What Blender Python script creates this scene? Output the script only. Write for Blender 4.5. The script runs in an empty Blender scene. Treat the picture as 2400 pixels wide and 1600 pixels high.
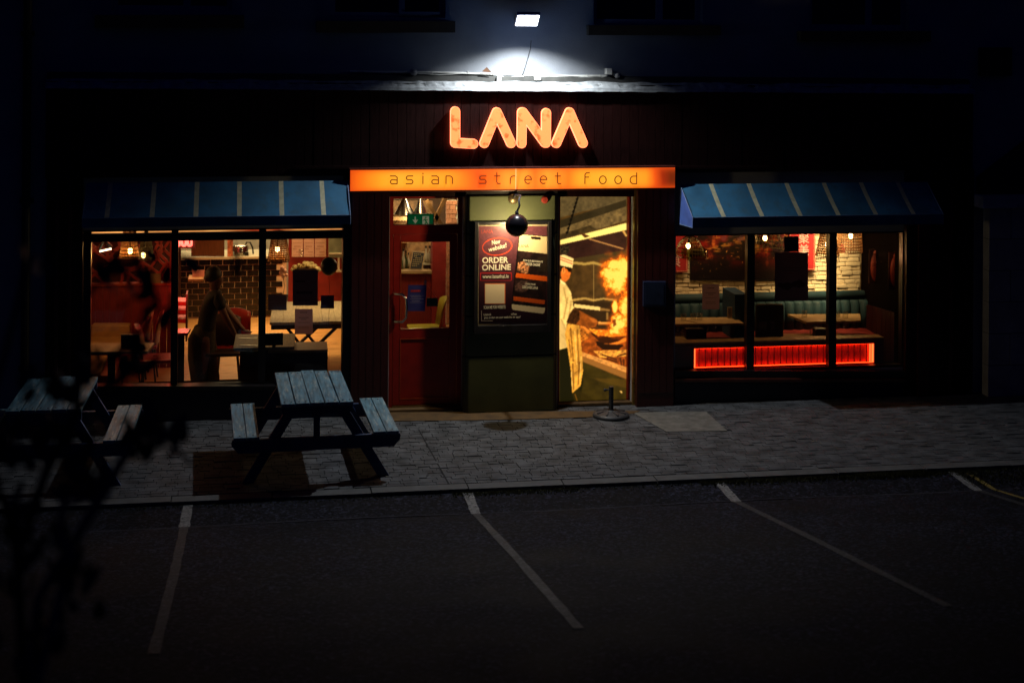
import bpy, bmesh, math, random
import numpy as np
from mathutils import Matrix, Vector
random.seed(7); rng = np.random.default_rng(7)
scene = bpy.context.scene
COL = scene.collection
# ------------------------------------------------------------------ camera
F = 3600.0; CX = 1200.0; CY = 50.0
YAW = math.atan(.17); ROLL = .008; CAMH = 4.4; CAMD = 17.22
cam = bpy.data.cameras.new('camera'); camo = bpy.data.objects.new('camera', cam); COL.objects.link(camo)
M3 = Matrix.Rotation(-YAW, 3, 'Z') @ Matrix.Rotation(math.pi/2, 3, 'X') @ Matrix.Rotation(ROLL, 3, 'Z')
camo.matrix_world = Matrix.Translation((0, -CAMD, CAMH)) @ M3.to_4x4()
cam.sensor_width = 36; cam.lens = 54; cam.shift_y = -750/2400; cam.clip_end = 400; cam.clip_start = .1
cam.dof.use_dof = True; cam.dof.focus_distance = 17.3; cam.dof.aperture_fstop = 1.7
scene.camera = camo
# ------------------------------------------------------------------ night sky, exposure
world = bpy.data.worlds.new('World'); scene.world = world; world.use_nodes = True
bg = world.node_tree.nodes['Background']
bg.inputs['Color'].default_value = (.02, .06, 1, 1); bg.inputs['Strength'].default_value = .011
scene.view_settings.view_transform = 'Standard'; scene.view_settings.look = 'None'
scene.view_settings.exposure = 0; scene.view_settings.gamma = 1
scene.cycles.use_denoising = True
scene.cycles.sample_clamp_indirect = 4; scene.cycles.max_bounces = 8; scene.cycles.transparent_max_bounces = 12
scene.cycles.caustics_reflective = False; scene.cycles.caustics_refractive = False

C0 = Vector((0, -CAMD, CAMH))
def ray(px, py): return M3 @ Vector(((px-CX)/F, -(py-CY)/F, -1))
def WP(px, py, Y=0.0):
    d = ray(px, py); return C0 + d*((Y-C0.y)/d.y)
def GP(px, py, z=0.0):
    d = ray(px, py); return C0 + d*((z-C0.z)/d.z)

# ------------------------------------------------------------------ materials
def lin(c):
    return tuple((v/255/12.92 if v/255 <= .04045 else ((v/255+.055)/1.055)**2.4) for v in c)
MATS = {}
def mat(name, col, rough=.6, metal=0, var=.25, scale=8, bump=0, bscale=60, emit=None, es=1, spec=.5, stretch=(1,1,1), wear=None, wscale=12, wamt=.55):
    if name in MATS: return MATS[name]
    m = bpy.data.materials.new(name); m.use_nodes = True; nt = m.node_tree; N = nt.nodes; L = nt.links
    b = N['Principled BSDF']
    b.inputs['Roughness'].default_value = rough; b.inputs['Metallic'].default_value = metal
    b.inputs['Specular IOR Level'].default_value = spec
    tc = N.new('ShaderNodeTexCoord'); mp = N.new('ShaderNodeMapping'); mp.inputs['Scale'].default_value = stretch
    geo = N.new('ShaderNodeNewGeometry'); L.new(geo.outputs['Position'], mp.inputs['Vector'])
    ns = N.new('ShaderNodeTexNoise'); ns.inputs['Scale'].default_value = scale; ns.inputs['Detail'].default_value = 6
    L.new(mp.outputs[0], ns.inputs['Vector'])
    cr = N.new('ShaderNodeValToRGB'); cr.color_ramp.elements[0].position = .3; cr.color_ramp.elements[1].position = .7
    cr.color_ramp.elements[0].color = (*[c*(1-var) for c in col], 1); cr.color_ramp.elements[1].color = (*[min(1, c*(1+var)) for c in col], 1)
    L.new(ns.outputs['Fac'], cr.inputs['Fac'])
    out = cr.outputs['Color']
    if wear:
        n2 = N.new('ShaderNodeTexNoise'); n2.inputs['Scale'].default_value = wscale; n2.inputs['Detail'].default_value = 10; n2.inputs['Roughness'].default_value = .75
        L.new(mp.outputs[0], n2.inputs['Vector'])
        c2 = N.new('ShaderNodeValToRGB'); c2.color_ramp.elements[0].position = wamt; c2.color_ramp.elements[1].position = min(1, wamt+.15)
        L.new(n2.outputs['Fac'], c2.inputs['Fac'])
        mx = N.new('ShaderNodeMix'); mx.data_type = 'RGBA'; L.new(c2.outputs['Color'], mx.inputs['Factor'])
        L.new(out, mx.inputs['A']); mx.inputs['B'].default_value = (*wear, 1); out = mx.outputs['Result']
    L.new(out, b.inputs['Base Color'])
    rr = N.new('ShaderNodeMapRange'); rr.inputs['To Min'].default_value = max(0, rough-.12); rr.inputs['To Max'].default_value = min(1, rough+.12)
    L.new(ns.outputs['Fac'], rr.inputs['Value']); L.new(rr.outputs[0], b.inputs['Roughness'])
    if bump:
        n3 = N.new('ShaderNodeTexNoise'); n3.inputs['Scale'].default_value = bscale; n3.inputs['Detail'].default_value = 5
        L.new(mp.outputs[0], n3.inputs['Vector'])
        bp = N.new('ShaderNodeBump'); bp.inputs['Strength'].default_value = min(1, bump*30); bp.inputs['Distance'].default_value = bump
        L.new(n3.outputs['Fac'], bp.inputs['Height']); L.new(bp.outputs[0], b.inputs['Normal'])
    if emit:
        b.inputs['Emission Color'].default_value = (*emit, 1); b.inputs['Emission Strength'].default_value = es
    MATS[name] = m; return m
def emat(name, c0, c1, es, scale=6, lo=.35, hi=.65, stretch=(1,1,1)):
    """backlit acrylic: the colour of the light patches through the sheet"""
    m = bpy.data.materials.new(name); m.use_nodes = True; nt = m.node_tree; N = nt.nodes; L = nt.links
    b = N['Principled BSDF']; b.inputs['Base Color'].default_value = (.3, .08, .02, 1); b.inputs['Roughness'].default_value = .4
    geo = N.new('ShaderNodeNewGeometry'); mp = N.new('ShaderNodeMapping'); mp.inputs['Scale'].default_value = stretch
    L.new(geo.outputs['Position'], mp.inputs['Vector'])
    ns = N.new('ShaderNodeTexNoise'); ns.inputs['Scale'].default_value = scale; ns.inputs['Detail'].default_value = 3; L.new(mp.outputs[0], ns.inputs['Vector'])
    cr = N.new('ShaderNodeValToRGB'); cr.color_ramp.elements[0].position = lo; cr.color_ramp.elements[1].position = hi
    cr.color_ramp.elements[0].color = (*c0, 1); cr.color_ramp.elements[1].color = (*c1, 1)
    L.new(ns.outputs['Fac'], cr.inputs['Fac']); L.new(cr.outputs['Color'], b.inputs['Emission Color']); b.inputs['Emission Strength'].default_value = es
    return m
def glassmat(name, tint=(1, 1, 1), ior=1.45, rough=.02):
    m = bpy.data.materials.new(name); m.use_nodes = True; nt = m.node_tree; N = nt.nodes; L = nt.links
    N.remove(N['Principled BSDF']); o = N['Material Output']
    t = N.new('ShaderNodeBsdfTransparent'); t.inputs['Color'].default_value = (*tint, 1)
    g = N.new('ShaderNodeBsdfGlossy'); g.inputs['Roughness'].default_value = rough
    lw = N.new('ShaderNodeLayerWeight'); lw.inputs['Blend'].default_value = .5   # same on both faces of a pane
    pw = N.new('ShaderNodeMath'); pw.operation = 'POWER'; L.new(lw.outputs['Facing'], pw.inputs[0]); pw.inputs[1].default_value = 4
    f = N.new('ShaderNodeMath'); f.operation = 'MULTIPLY_ADD'; f.inputs[1].default_value = .7; f.inputs[2].default_value = .04; L.new(pw.outputs[0], f.inputs[0])
    mx = N.new('ShaderNodeMixShader'); L.new(f.outputs[0], mx.inputs['Fac']); L.new(t.outputs[0], mx.inputs[1]); L.new(g.outputs[0], mx.inputs[2])
    L.new(mx.outputs[0], o.inputs['Surface']); return m
def vcolmat(name, emit=0, rough=.5, base=1):
    m = bpy.data.materials.new(name); m.use_nodes = True; nt = m.node_tree; N = nt.nodes; L = nt.links
    b = N['Principled BSDF']; b.inputs['Roughness'].default_value = rough
    a = N.new('ShaderNodeAttribute'); a.attribute_name = 'print'
    if emit:
        b.inputs['Base Color'].default_value = (.05, .04, .03, 1)
        L.new(a.outputs['Color'], b.inputs['Emission Color']); b.inputs['Emission Strength'].default_value = emit
    else: L.new(a.outputs['Color'], b.inputs['Base Color'])
    return m

# ------------------------------------------------------------------ mesh builder
class MB:
    def __init__(s): s.v = []; s.f = []; s.mi = []; s.cur = 0
    def add(s, vs, fs):
        n = len(s.v); s.v += [tuple(v) for v in vs]
        for f in fs: s.f.append(tuple(n+i for i in f)); s.mi.append(s.cur)
    def hexa(s, a):  # 4 front corners then 4 back corners, same winding
        s.add(a, [(0,1,2,3), (7,6,5,4), (0,4,5,1), (1,5,6,2), (2,6,7,3), (3,7,4,0)])
    def box(s, x0, x1, y0, y1, z0, z1):
        s.hexa([(x0,y0,z0),(x1,y0,z0),(x1,y0,z1),(x0,y0,z1),(x0,y1,z0),(x1,y1,z0),(x1,y1,z1),(x0,y1,z1)])
    def prism(s, pts, y0, y1):   # pts = (x, z)
        n = len(pts); vs = [(p[0], y0, p[1]) for p in pts]+[(p[0], y1, p[1]) for p in pts]
        s.add(vs, [tuple(range(n)), tuple(range(2*n-1, n-1, -1))]+[(i, (i+1) % n, n+(i+1) % n, n+i) for i in range(n)])
    def zprism(s, pts, z0, z1):  # pts = (x, y)
        n = len(pts); vs = [(p[0], p[1], z0) for p in pts]+[(p[0], p[1], z1) for p in pts]
        s.add(vs, [tuple(range(n)), tuple(range(2*n-1, n-1, -1))]+[(i, (i+1) % n, n+(i+1) % n, n+i) for i in range(n)])
    def beam(s, p0, p1, w, t, up=(0, 0, 1)):
        p0 = Vector(p0); p1 = Vector(p1); d = (p1-p0).normalized(); u = Vector(up)
        a = d.cross(u).normalized()*w/2; b = a.cross(d).normalized()*t/2
        s.hexa([p0-a-b, p0+a-b, p0+a+b, p0-a+b, p1-a-b, p1+a-b, p1+a+b, p1-a+b])
    def tube(s, path, r, n=8, caps=True):
        path = [Vector(p) for p in path]; rs = r if isinstance(r, (list, tuple)) else [r]*len(path)
        rings = []; prev = None
        for i, p in enumerate(path):
            d = (path[min(i+1, len(path)-1)]-path[max(i-1, 0)])
            d = d.normalized() if d.length > 1e-9 else Vector((0, 0, 1))
            if prev is None:
                ref = Vector((0, 0, 1)) if abs(d.z) < .9 else Vector((1, 0, 0)); a = d.cross(ref).normalized()
            else: a = (prev-d*prev.dot(d)).normalized()
            prev = a; b = d.cross(a)
            rings.append([p+(a*math.cos(2*math.pi*k/n)+b*math.sin(2*math.pi*k/n))*rs[i] for k in range(n)])
        vs = [v for rg in rings for v in rg]; fs = []
        for i in range(len(path)-1):
            for k in range(n): fs.append((i*n+k, i*n+(k+1) % n, (i+1)*n+(k+1) % n, (i+1)*n+k))
        if caps: fs += [tuple(range(n)), tuple(range(len(vs)-1, len(vs)-n-1, -1))]
        s.add(vs, fs)
    def lathe(s, c, prof, n=24, axis=None, a0=0, a1=2*math.pi):   # prof = (radius, z)
        R = Matrix.Identity(3)
        if axis is not None: R = Vector((0, 0, 1)).rotation_difference(Vector(axis).normalized()).to_matrix()
        c = Vector(c); full = abs(a1-a0-2*math.pi) < 1e-6; m = n if full else n+1
        vs = []
        for (r, z) in prof:
            for k in range(m):
                a = a0+(a1-a0)*k/n; vs.append(c+R @ Vector((r*math.cos(a), r*math.sin(a), z)))
        fs = []
        for i in range(len(prof)-1):
            for k in range(n): k2 = (k+1) % m; fs.append((i*m+k, i*m+k2, (i+1)*m+k2, (i+1)*m+k))
        s.add(vs, fs)
    def sphere(s, c, r, n=16, sq=(1, 1, 1)):
        prof = [(max(1e-4, math.sin(math.pi*i/(n//2)))*1, -math.cos(math.pi*i/(n//2))) for i in range(n//2+1)]
        t = MB(); t.lathe((0, 0, 0), prof, n)
        s.add([(c[0]+v[0]*r*sq[0], c[1]+v[1]*r*sq[1], c[2]+v[2]*r*sq[2]) for v in t.v], t.f)
    def data(s, name, mats, off=(0, 0, 0), smooth=False):
        me = bpy.data.meshes.new(name)
        me.from_pydata([(v[0]-off[0], v[1]-off[1], v[2]-off[2]) for v in s.v], [], s.f)
        for m in (mats if isinstance(mats, (list, tuple)) else [mats]): me.materials.append(m)
        me.polygons.foreach_set('material_index', s.mi)
        bm = bmesh.new(); bm.from_mesh(me); bmesh.ops.recalc_face_normals(bm, faces=bm.faces); bm.to_mesh(me); bm.free()
        if smooth: me.polygons.foreach_set('use_smooth', [True]*len(me.polygons))
        return me
def tag(o, label=None, cat=None, group=None, kind=None):
    for k, v in (('label', label), ('category', cat), ('group', group), ('kind', kind)):
        if v: o[k] = v
    return o
def inst(name, me, loc=(0, 0, 0), parent=None, rotz=0, scale=None):
    o = bpy.data.objects.new(name, me); COL.objects.link(o)
    if parent is not None: o.parent = parent
    o.location = loc; o.rotation_euler = (0, 0, rotz)
    if scale: o.scale = scale
    return o
def wloc(p):
    v = Vector((0, 0, 0))
    while p is not None: v += p.location; p = p.parent
    return v
def obj(name, mb, mats, parent=None, smooth=False, bevel=0, **tags):
    off = wloc(parent)
    o = inst(name, mb.data(name, mats, off, smooth), parent=parent)
    if bevel:
        b = o.modifiers.new('bevel', 'BEVEL'); b.width = bevel; b.segments = 2; b.limit_method = 'ANGLE'
    if tags: tag(o, **tags)
    return o
def thing(name, label, cat, loc=(0, 0, 0), group=None):
    o = bpy.data.objects.new(name, None); COL.objects.link(o); o.location = loc; o.empty_display_size = .1
    return tag(o, label, cat, group)
def copy_tree(o, parent=None):
    c = o.copy(); COL.objects.link(c)
    if parent is not None: c.parent = parent
    for ch in [x for x in bpy.data.objects if x.parent == o]: copy_tree(ch, c)
    return c
def slab(mb, x0, x1, yt, yb, Yf, Yb):
    """upright slab whose front face covers the photo rectangle on the plane Y = Yf"""
    ym = (yt+yb)/2; X0 = WP(x0, ym, Yf).x; X1 = WP(x1, ym, Yf).x
    a = WP(x0, yb, Yf).z; b = WP(x1, yb, Yf).z; c = WP(x1, yt, Yf).z; d = WP(x0, yt, Yf).z
    mb.hexa([(X0,Yf,a),(X1,Yf,b),(X1,Yf,c),(X0,Yf,d),(X0,Yb,a),(X1,Yb,b),(X1,Yb,c),(X0,Yb,d)])
def SL(*a):
    mb = MB(); slab(mb, *a); return mb
def ctr(x0, x1, y0, y1, Y): return WP((x0+x1)/2, (y0+y1)/2, Y)
def text_mesh(s, size, extr=.001, align='CENTER', bold=0, space=1, shear=0, font_w=1):
    cu = bpy.data.curves.new('t', 'FONT'); cu.body = s; cu.size = size; cu.extrude = extr; cu.align_x = align; cu.align_y = 'CENTER'
    cu.offset = bold; cu.space_character = space; cu.shear = shear; cu.resolution_u = 3
    o = bpy.data.objects.new('t', cu); COL.objects.link(o)
    dg = bpy.context.evaluated_depsgraph_get(); dg.update()
    me = bpy.data.meshes.new_from_object(o.evaluated_get(dg)); bpy.data.objects.remove(o)
    for v in me.vertices: x, y, z = v.co; v.co = (x*font_w, -z, y)
    return me
def text(name, s, px, py, Y, size, m, parent=None, rot=0, fitw=None, **k):
    me = text_mesh(s, size, **k); me.materials.clear(); me.materials.append(m)
    xs = [v.co.x for v in me.vertices]
    if fitw and xs:
        w = max(xs)-min(xs); f = fitw/w
        for v in me.vertices: v.co.x *= f
    if rot:
        c, s_ = math.cos(rot), math.sin(rot)
        for v in me.vertices: x, y, z = v.co; v.co = (x*c-z*s_, y, x*s_+z*c)
    me.name = name
    return inst(name, me, WP(px, py, Y)-wloc(parent), parent)
def paint_mesh(name, cv, x0, x1, y0, y1, Y, m, parent=None, thick=.004):
    """grid of small facets on one upright sheet, each corner carrying the ink colour of the print"""
    h, w, _ = cv.shape
    a = WP(x0, y1, Y); b = WP(x1, y1, Y); c = WP(x1, y0, Y); d = WP(x0, y0, Y); off = wloc(parent)
    u = np.linspace(0, 1, w)[None, :, None]; v = np.linspace(0, 1, h)[:, None, None]
    A, B, Cc, D = [np.array(p-off)[None, None, :] for p in (a, b, c, d)]
    P = (D*(1-u)+Cc*u)*(1-v)+(A*(1-u)+B*u)*v
    idx = np.arange(h*w).reshape(h, w)
    Fq = np.stack([idx[1:, :-1], idx[1:, 1:], idx[:-1, 1:], idx[:-1, :-1]], -1).reshape(-1, 4)
    me = bpy.data.meshes.new(name); me.from_pydata(P.reshape(-1, 3).tolist(), [], Fq.tolist())
    s = np.clip(cv, 0, 1); l = np.where(s <= .04045, s/12.92, ((s+.055)/1.055)**2.4)
    at = me.color_attributes.new('print', 'FLOAT_COLOR', 'POINT')
    rgba = np.ones((h*w, 4), np.float32); rgba[:, :3] = l.reshape(-1, 3); at.data.foreach_set('color', rgba.ravel())
    me.materials.append(m)
    return inst(name, me, parent=parent)
# small raster tools for the prints
def vnoise(X, Y, s, seed=0, octv=4):
    r = np.random.default_rng(seed); out = np.zeros_like(X, dtype=float); amp = 1; tot = 0
    for o in range(octv):
        g = r.random((128, 128)); x = X/s*2**o+17.3; y = Y/s*2**o+9.1
        xi = np.floor(x).astype(int); yi = np.floor(y).astype(int); fx = x-xi; fy = y-yi
        fx = fx*fx*(3-2*fx); fy = fy*fy*(3-2*fy)
        q = lambda i, j: g[(yi+j) % 128, (xi+i) % 128]
        out += amp*((q(0,0)*(1-fx)+q(1,0)*fx)*(1-fy)+(q(0,1)*(1-fx)+q(1,1)*fx)*fy); tot += amp; amp *= .55
    return out/tot
class Canvas:
    def __init__(s, x0, x1, y0, y1, step, col):
        s.x = np.arange(x0, x1+1e-6, step); s.y = np.arange(y0, y1+1e-6, step)
        s.X, s.Y = np.meshgrid(s.x, s.y); s.c = np.zeros((len(s.y), len(s.x), 3)); s.c[:] = np.array(col)/255
    def mask(s, pts):
        m = np.zeros(s.X.shape, bool); n = len(pts)
        for i in range(n):
            ax, ay = pts[i]; bx, by = pts[(i+1) % n]
            if ay == by: continue
            c = ((s.Y >= min(ay, by)) & (s.Y < max(ay, by))) & (s.X < ax+(s.Y-ay)*(bx-ax)/(by-ay)); m ^= c
        return m.astype(float)
    def blur(s, m, k=1):
        for _ in range(k):
            p = np.pad(m, 1, mode='edge'); m = (p[:-2, 1:-1]+p[2:, 1:-1]+p[1:-1, :-2]+p[1:-1, 2:]+2*p[1:-1, 1:-1])/6
        return m
    def put(s, m, col, a=1):
        m = (m*a)[..., None]; s.c = s.c*(1-m)+np.array(col)/255*m if not isinstance(col, np.ndarray) or col.ndim == 1 else s.c*(1-m)+col*m
    def poly(s, pts, col, a=1, k=1, tex=0, ts=6, seed=1):
        m = s.blur(s.mask(pts), k)
        if tex:
            t = 1+tex*(vnoise(s.X, s.Y, ts, seed)-.5)*2
            s.put(m, (np.array(col)/255)[None, None, :]*t[..., None], a)
        else: s.put(m, np.array(col, float), a)
    def line(s, p, q, w, col, a=1, k=1):
        p = np.array(p, float); q = np.array(q, float); d = q-p; n = np.array([-d[1], d[0]])/np.hypot(*d)*w/2
        s.poly([tuple(p+n), tuple(q+n), tuple(q-n), tuple(p-n)], col, a, k)
# ------------------------------------------------------------------ lamps that light the street
def spot(name, loc, direc, power, col, ang, blend, size=.02):
    l = bpy.data.lights.new(name, 'SPOT'); l.energy = power; l.color = col; l.spot_size = math.radians(ang); l.spot_blend = blend; l.shadow_soft_size = size
    o = bpy.data.objects.new(name, l); COL.objects.link(o); o.location = loc
    o.rotation_euler = Vector(direc).to_track_quat('-Z', 'Y').to_euler(); return o
def point(name, loc, power, col, size=.03):
    l = bpy.data.lights.new(name, 'POINT'); l.energy = power; l.color = col; l.shadow_soft_size = size
    o = bpy.data.objects.new(name, l); COL.objects.link(o); o.location = loc; return o
def area(name, loc, direc, power, col, sx, sy, spread=180):
    l = bpy.data.lights.new(name, 'AREA'); l.energy = power; l.color = col; l.shape = 'RECTANGLE'; l.size = sx; l.size_y = sy; l.spread = math.radians(spread)
    o = bpy.data.objects.new(name, l); COL.objects.link(o); o.location = loc
    o.rotation_euler = Vector(direc).to_track_quat('-Z', 'Y').to_euler(); return o
LP = WP(1238, 58, -.50)
fb = spot('flood_beam', LP, (0, -.05, -1), 330, (.92, .97, 1), 141, .58, .025)
fb.rotation_euler = (math.radians(-6.5), 0, 0)
# beam strength cut by angle towards the wall, to keep it from burning out
fb.data.use_nodes = True; nt = fb.data.node_tree; em = nt.nodes['Emission']
tc = nt.nodes.new('ShaderNodeTexCoord'); sx = nt.nodes.new('ShaderNodeSeparateXYZ'); mr = nt.nodes.new('ShaderNodeMapRange')
nt.links.new(tc.outputs['Normal'], sx.inputs[0]); ab = nt.nodes.new('ShaderNodeMath'); ab.operation = 'MULTIPLY'; ab.inputs[1].default_value = 1.0
nt.links.new(sx.outputs['Y'], ab.inputs[0]); nt.links.new(ab.outputs[0], mr.inputs['Value'])
mr.inputs['From Min'].default_value = .16; mr.inputs['From Max'].default_value = .78; mr.inputs['To Min'].default_value = 1; mr.inputs['To Max'].default_value = .45
nt.links.new(mr.outputs[0], em.inputs['Strength'])
point('flood_glow_fill', LP+Vector((0, -.06, -.10)), 1.7, (.22, .42, 1), .06)  # unseen point added for the glow on the wall around the floodlight
WARM = (1, .60, .24); AMBER = (1, .50, .14)

# ------------------------------------------------------------------ materials of the street
m_wall = mat('painted_render', (.30, .32, .35), .9, bump=.010, bscale=60, var=.12, scale=3)
m_sillstone = mat('dark_sill', (.035, .035, .03), .7)
m_maroon = mat('dark_maroon_gloss', (.011, .0017, .0012), .45, spec=.25, bump=.0006, bscale=30, var=.35, stretch=(12, 12, 1.2))
m_pillar = mat('maroon_timber', (.040, .0045, .003), .4, bump=.0006, bscale=25, var=.35, stretch=(14, 14, 1))
m_door = mat('red_door_paint', (.32, .014, .009), .4, bump=.0004, bscale=20, var=.15)
m_bead = mat('door_beading', (.42, .06, .02), .35, var=.1)
m_black = mat('black_frame', (.008, .007, .008), .4, var=.2)
m_riser = mat('navy_riser', (.010, .012, .022), .5)
m_green = mat('olive_render', (.075, .090, .038), .7, bump=.0015, bscale=40, var=.2, scale=4)
m_blue = mat('blue_awning', (.020, .12, .23), .8, bump=.012, bscale=7, var=.3, scale=3, wear=(.03, .10, .16), wscale=8, wamt=.5)
m_cream = mat('cream_stripe', (.46, .43, .28), .75, bump=.0008, bscale=160, var=.2, scale=20)
m_pipe = mat('painted_pipe', (.6, .6, .56), .5)
m_lead = mat('lead_flashing', (.34, .36, .37), .5, bump=.006, bscale=18, var=.35, scale=14)
m_gutter = mat('old_cornice', (.05, .05, .045), .8, bump=.004, bscale=20, var=.5)
m_rust = mat('rust', (.10, .045, .02), .8)
m_steel = mat('steel', (.5, .5, .48), .25, metal=1, var=.1)
m_chrome = mat('chrome', (.75, .72, .65), .12, metal=1, var=.05)
m_paver = mat('grey_paver', (.072, .076, .084), .8, bump=.004, bscale=60, var=.5, scale=5, wear=(.04, .042, .045), wscale=14, wamt=.54, spec=.2)
m_joint = mat('paver_joint', (.022, .023, .025), .95, spec=.1)
m_kerb = mat('kerb_concrete', (.075, .078, .082), .85, bump=.003, bscale=90, var=.3, scale=6)
m_conc = mat('smooth_concrete', (.120, .118, .108), .85, bump=.003, bscale=60, var=.4, scale=9, wear=(.07, .07, .065), wscale=12, wamt=.52)
m_asph = mat('asphalt', (.010, .011, .019), .9, bump=.012, bscale=34, var=.5, scale=1.3, wear=(.10, .10, .13), wscale=26, wamt=.60, spec=.12)
def stones(m, scale, lo, hi):   # coarse aggregate: every stone has its own tone
    nt = m.node_tree; N = nt.nodes; L = nt.links; b = N['Principled BSDF']; src = b.inputs['Base Color'].links[0].from_socket
    g = N.new('ShaderNodeNewGeometry'); v = N.new('ShaderNodeTexVoronoi'); v.inputs['Scale'].default_value = scale; L.new(g.outputs['Position'], v.inputs['Vector'])
    sp_ = N.new('ShaderNodeSeparateColor'); L.new(v.outputs['Color'], sp_.inputs[0]); p = N.new('ShaderNodeMath'); p.operation = 'POWER'; p.inputs[1].default_value = 4; L.new(sp_.outputs[0], p.inputs[0])
    r = N.new('ShaderNodeMapRange'); r.inputs['To Min'].default_value = lo; r.inputs['To Max'].default_value = hi; L.new(p.outputs[0], r.inputs['Value'])
    mx = N.new('ShaderNodeVectorMath'); mx.operation = 'SCALE'; L.new(src, mx.inputs[0]); L.new(r.outputs[0], mx.inputs['Scale']); L.new(mx.outputs[0], b.inputs['Base Color'])
stones(m_asph, 46, .30, 3.2)
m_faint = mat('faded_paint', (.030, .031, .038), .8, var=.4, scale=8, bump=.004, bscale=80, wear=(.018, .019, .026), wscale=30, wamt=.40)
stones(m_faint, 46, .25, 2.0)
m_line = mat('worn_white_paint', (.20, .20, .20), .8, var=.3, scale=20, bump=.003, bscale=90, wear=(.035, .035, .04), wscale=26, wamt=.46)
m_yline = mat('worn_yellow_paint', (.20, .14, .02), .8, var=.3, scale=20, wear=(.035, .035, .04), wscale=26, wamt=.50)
m_moss = mat('moss', (.10, .095, .035), .95, var=.5, scale=40)
m_wood = mat('blue_painted_boards', (.070, .17, .235), .55, bump=.0015, bscale=22, var=.55, scale=4, stretch=(9, 1, 9), wear=(.36, .40, .38), wscale=4.5, wamt=.52)
m_woodside = mat('blue_painted_frame', (.02, .045, .12), .6, bump=.001, bscale=22, var=.3, scale=6)
m_rawwood = mat('bare_edge', (.22, .07, .03), .7)
m_block = mat('pale_block_wall', (.30, .30, .31), .9, bump=.003, bscale=50, var=.2, scale=5)
m_cap = mat('wall_cap', (.42, .42, .42), .85)
m_slate = mat('slate', (.012, .012, .014), .6)
m_glass = glassmat('window_glass')
m_darkglass = mat('dark_room_glass', (.004, .004, .006), .08, var=.05)
m_iron = mat('cast_iron', (.035, .037, .042), .55, bump=.004, bscale=14, var=.3)
m_upvc = mat('window_frame_paint', (.32, .33, .36), .4, var=.08)

# ------------------------------------------------------------------ ground
def gz(y):     # height of the car park: a shallow gutter, then a ramp up towards the far side
    if y > -2.9: return 0
    if y > -3.5: return -.035-.01*((-2.9-y)/.6)
    return -.045+.155*(min(-3.5-y, 9.5))
mb = MB(); ys = [-2.9, -3.2, -3.5, -4, -5, -6, -7, -8, -9, -10, -11, -12, -13, -16, -22, -60]; vs = []
for y in ys: vs += [(-60, y, gz(y)), (70, y, gz(y))]
mb.add(vs, [(2*i, 2*i+2, 2*i+3, 2*i+1) for i in range(len(ys)-1)])
obj('car_park_asphalt', mb, m_asph, kind='structure', label='dark rough asphalt of the car park')
mb = MB(); mb.box(-60, 70, -2.9, 60, -.30, -.05); obj('ground', mb, m_joint, kind='structure')
pav = inst('pavement', (lambda b: (b.box(-40, 50, -2.72, .0, -.05, -.014), b.data('pavement', m_joint))[1])(MB())); tag(pav, 'grey block-paved footway in front of the shop', kind='structure')
PL, PW = .140, .0745
def pv(L=PL): b = MB(); b.box(0, L-.006, 0, PW-.0045, -.02, 0); return b
pm = [pv(PL*f).data('paver', m_paver) for f in (.8, 1.0, 1.2)]
field = MB(); rows = int(2.70/PW); n_ind = 0
for r in range(rows):
    y = -2.715+r*PW; x = -9.0+random.random()*.17
    while x < 14.5:
        k = random.choice((0, 1, 1, 2)); L = PL*(.8, 1., 1.2)[k]; dz = random.uniform(-.004, .0015) if random.random() < .93 else -.007
        if r < 4 and n_ind < 298 and -2.7 < x < 8.9:
            inst('paver', pm[k], (x, y, dz), pav); n_ind += 1
        else:
            t = random.uniform(-.0015, .0015); w = random.uniform(-.002, .002)
            x1 = x+L-.006; y1 = y+PW-.0045+w*.6
            field.hexa([(x,y,-.02),(x1,y,-.02),(x1,y,dz+t),(x,y,dz),(x,y1,-.02),(x1,y1,-.02),(x1,y1,dz+t),(x,y1,dz)])
        x += L
tag(obj('paver_field', field, m_paver, pav), kind='stuff')
kb = inst('kerb', (lambda b: (b.box(-40, 50, -2.90, -2.725, -.30, -.03), b.data('kerb', m_joint))[1])(MB())); tag(kb, 'low flush concrete kerb between paving and asphalt', kind='structure')
km = (lambda b: (b.box(0, .905, 0, .165, -.1, .0), b.data('kerbstone', m_kerb))[1])(MB())
for i in range(27): inst('kerbstone', km, (-8+i*.915, -2.897+random.uniform(-.004, .004), -.002+random.uniform(-.004, .002)), kb)
# shadow of the sign with its orange glow, painted as a brown strip
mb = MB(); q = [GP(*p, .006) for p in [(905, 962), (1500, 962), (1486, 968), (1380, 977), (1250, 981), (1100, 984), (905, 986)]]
mb.zprism([(p.x, min(p.y, -.001)) for p in q], .001, .006); tag(obj('sign_shadow_strip', mb, mat('sign_shadow_brown', (.085, .045, .012), .8, var=.35, scale=7, bump=.002, bscale=70)), 'shadow of the sign, painted as a brown strip along the doorways and green pier', kind='structure')
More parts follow.
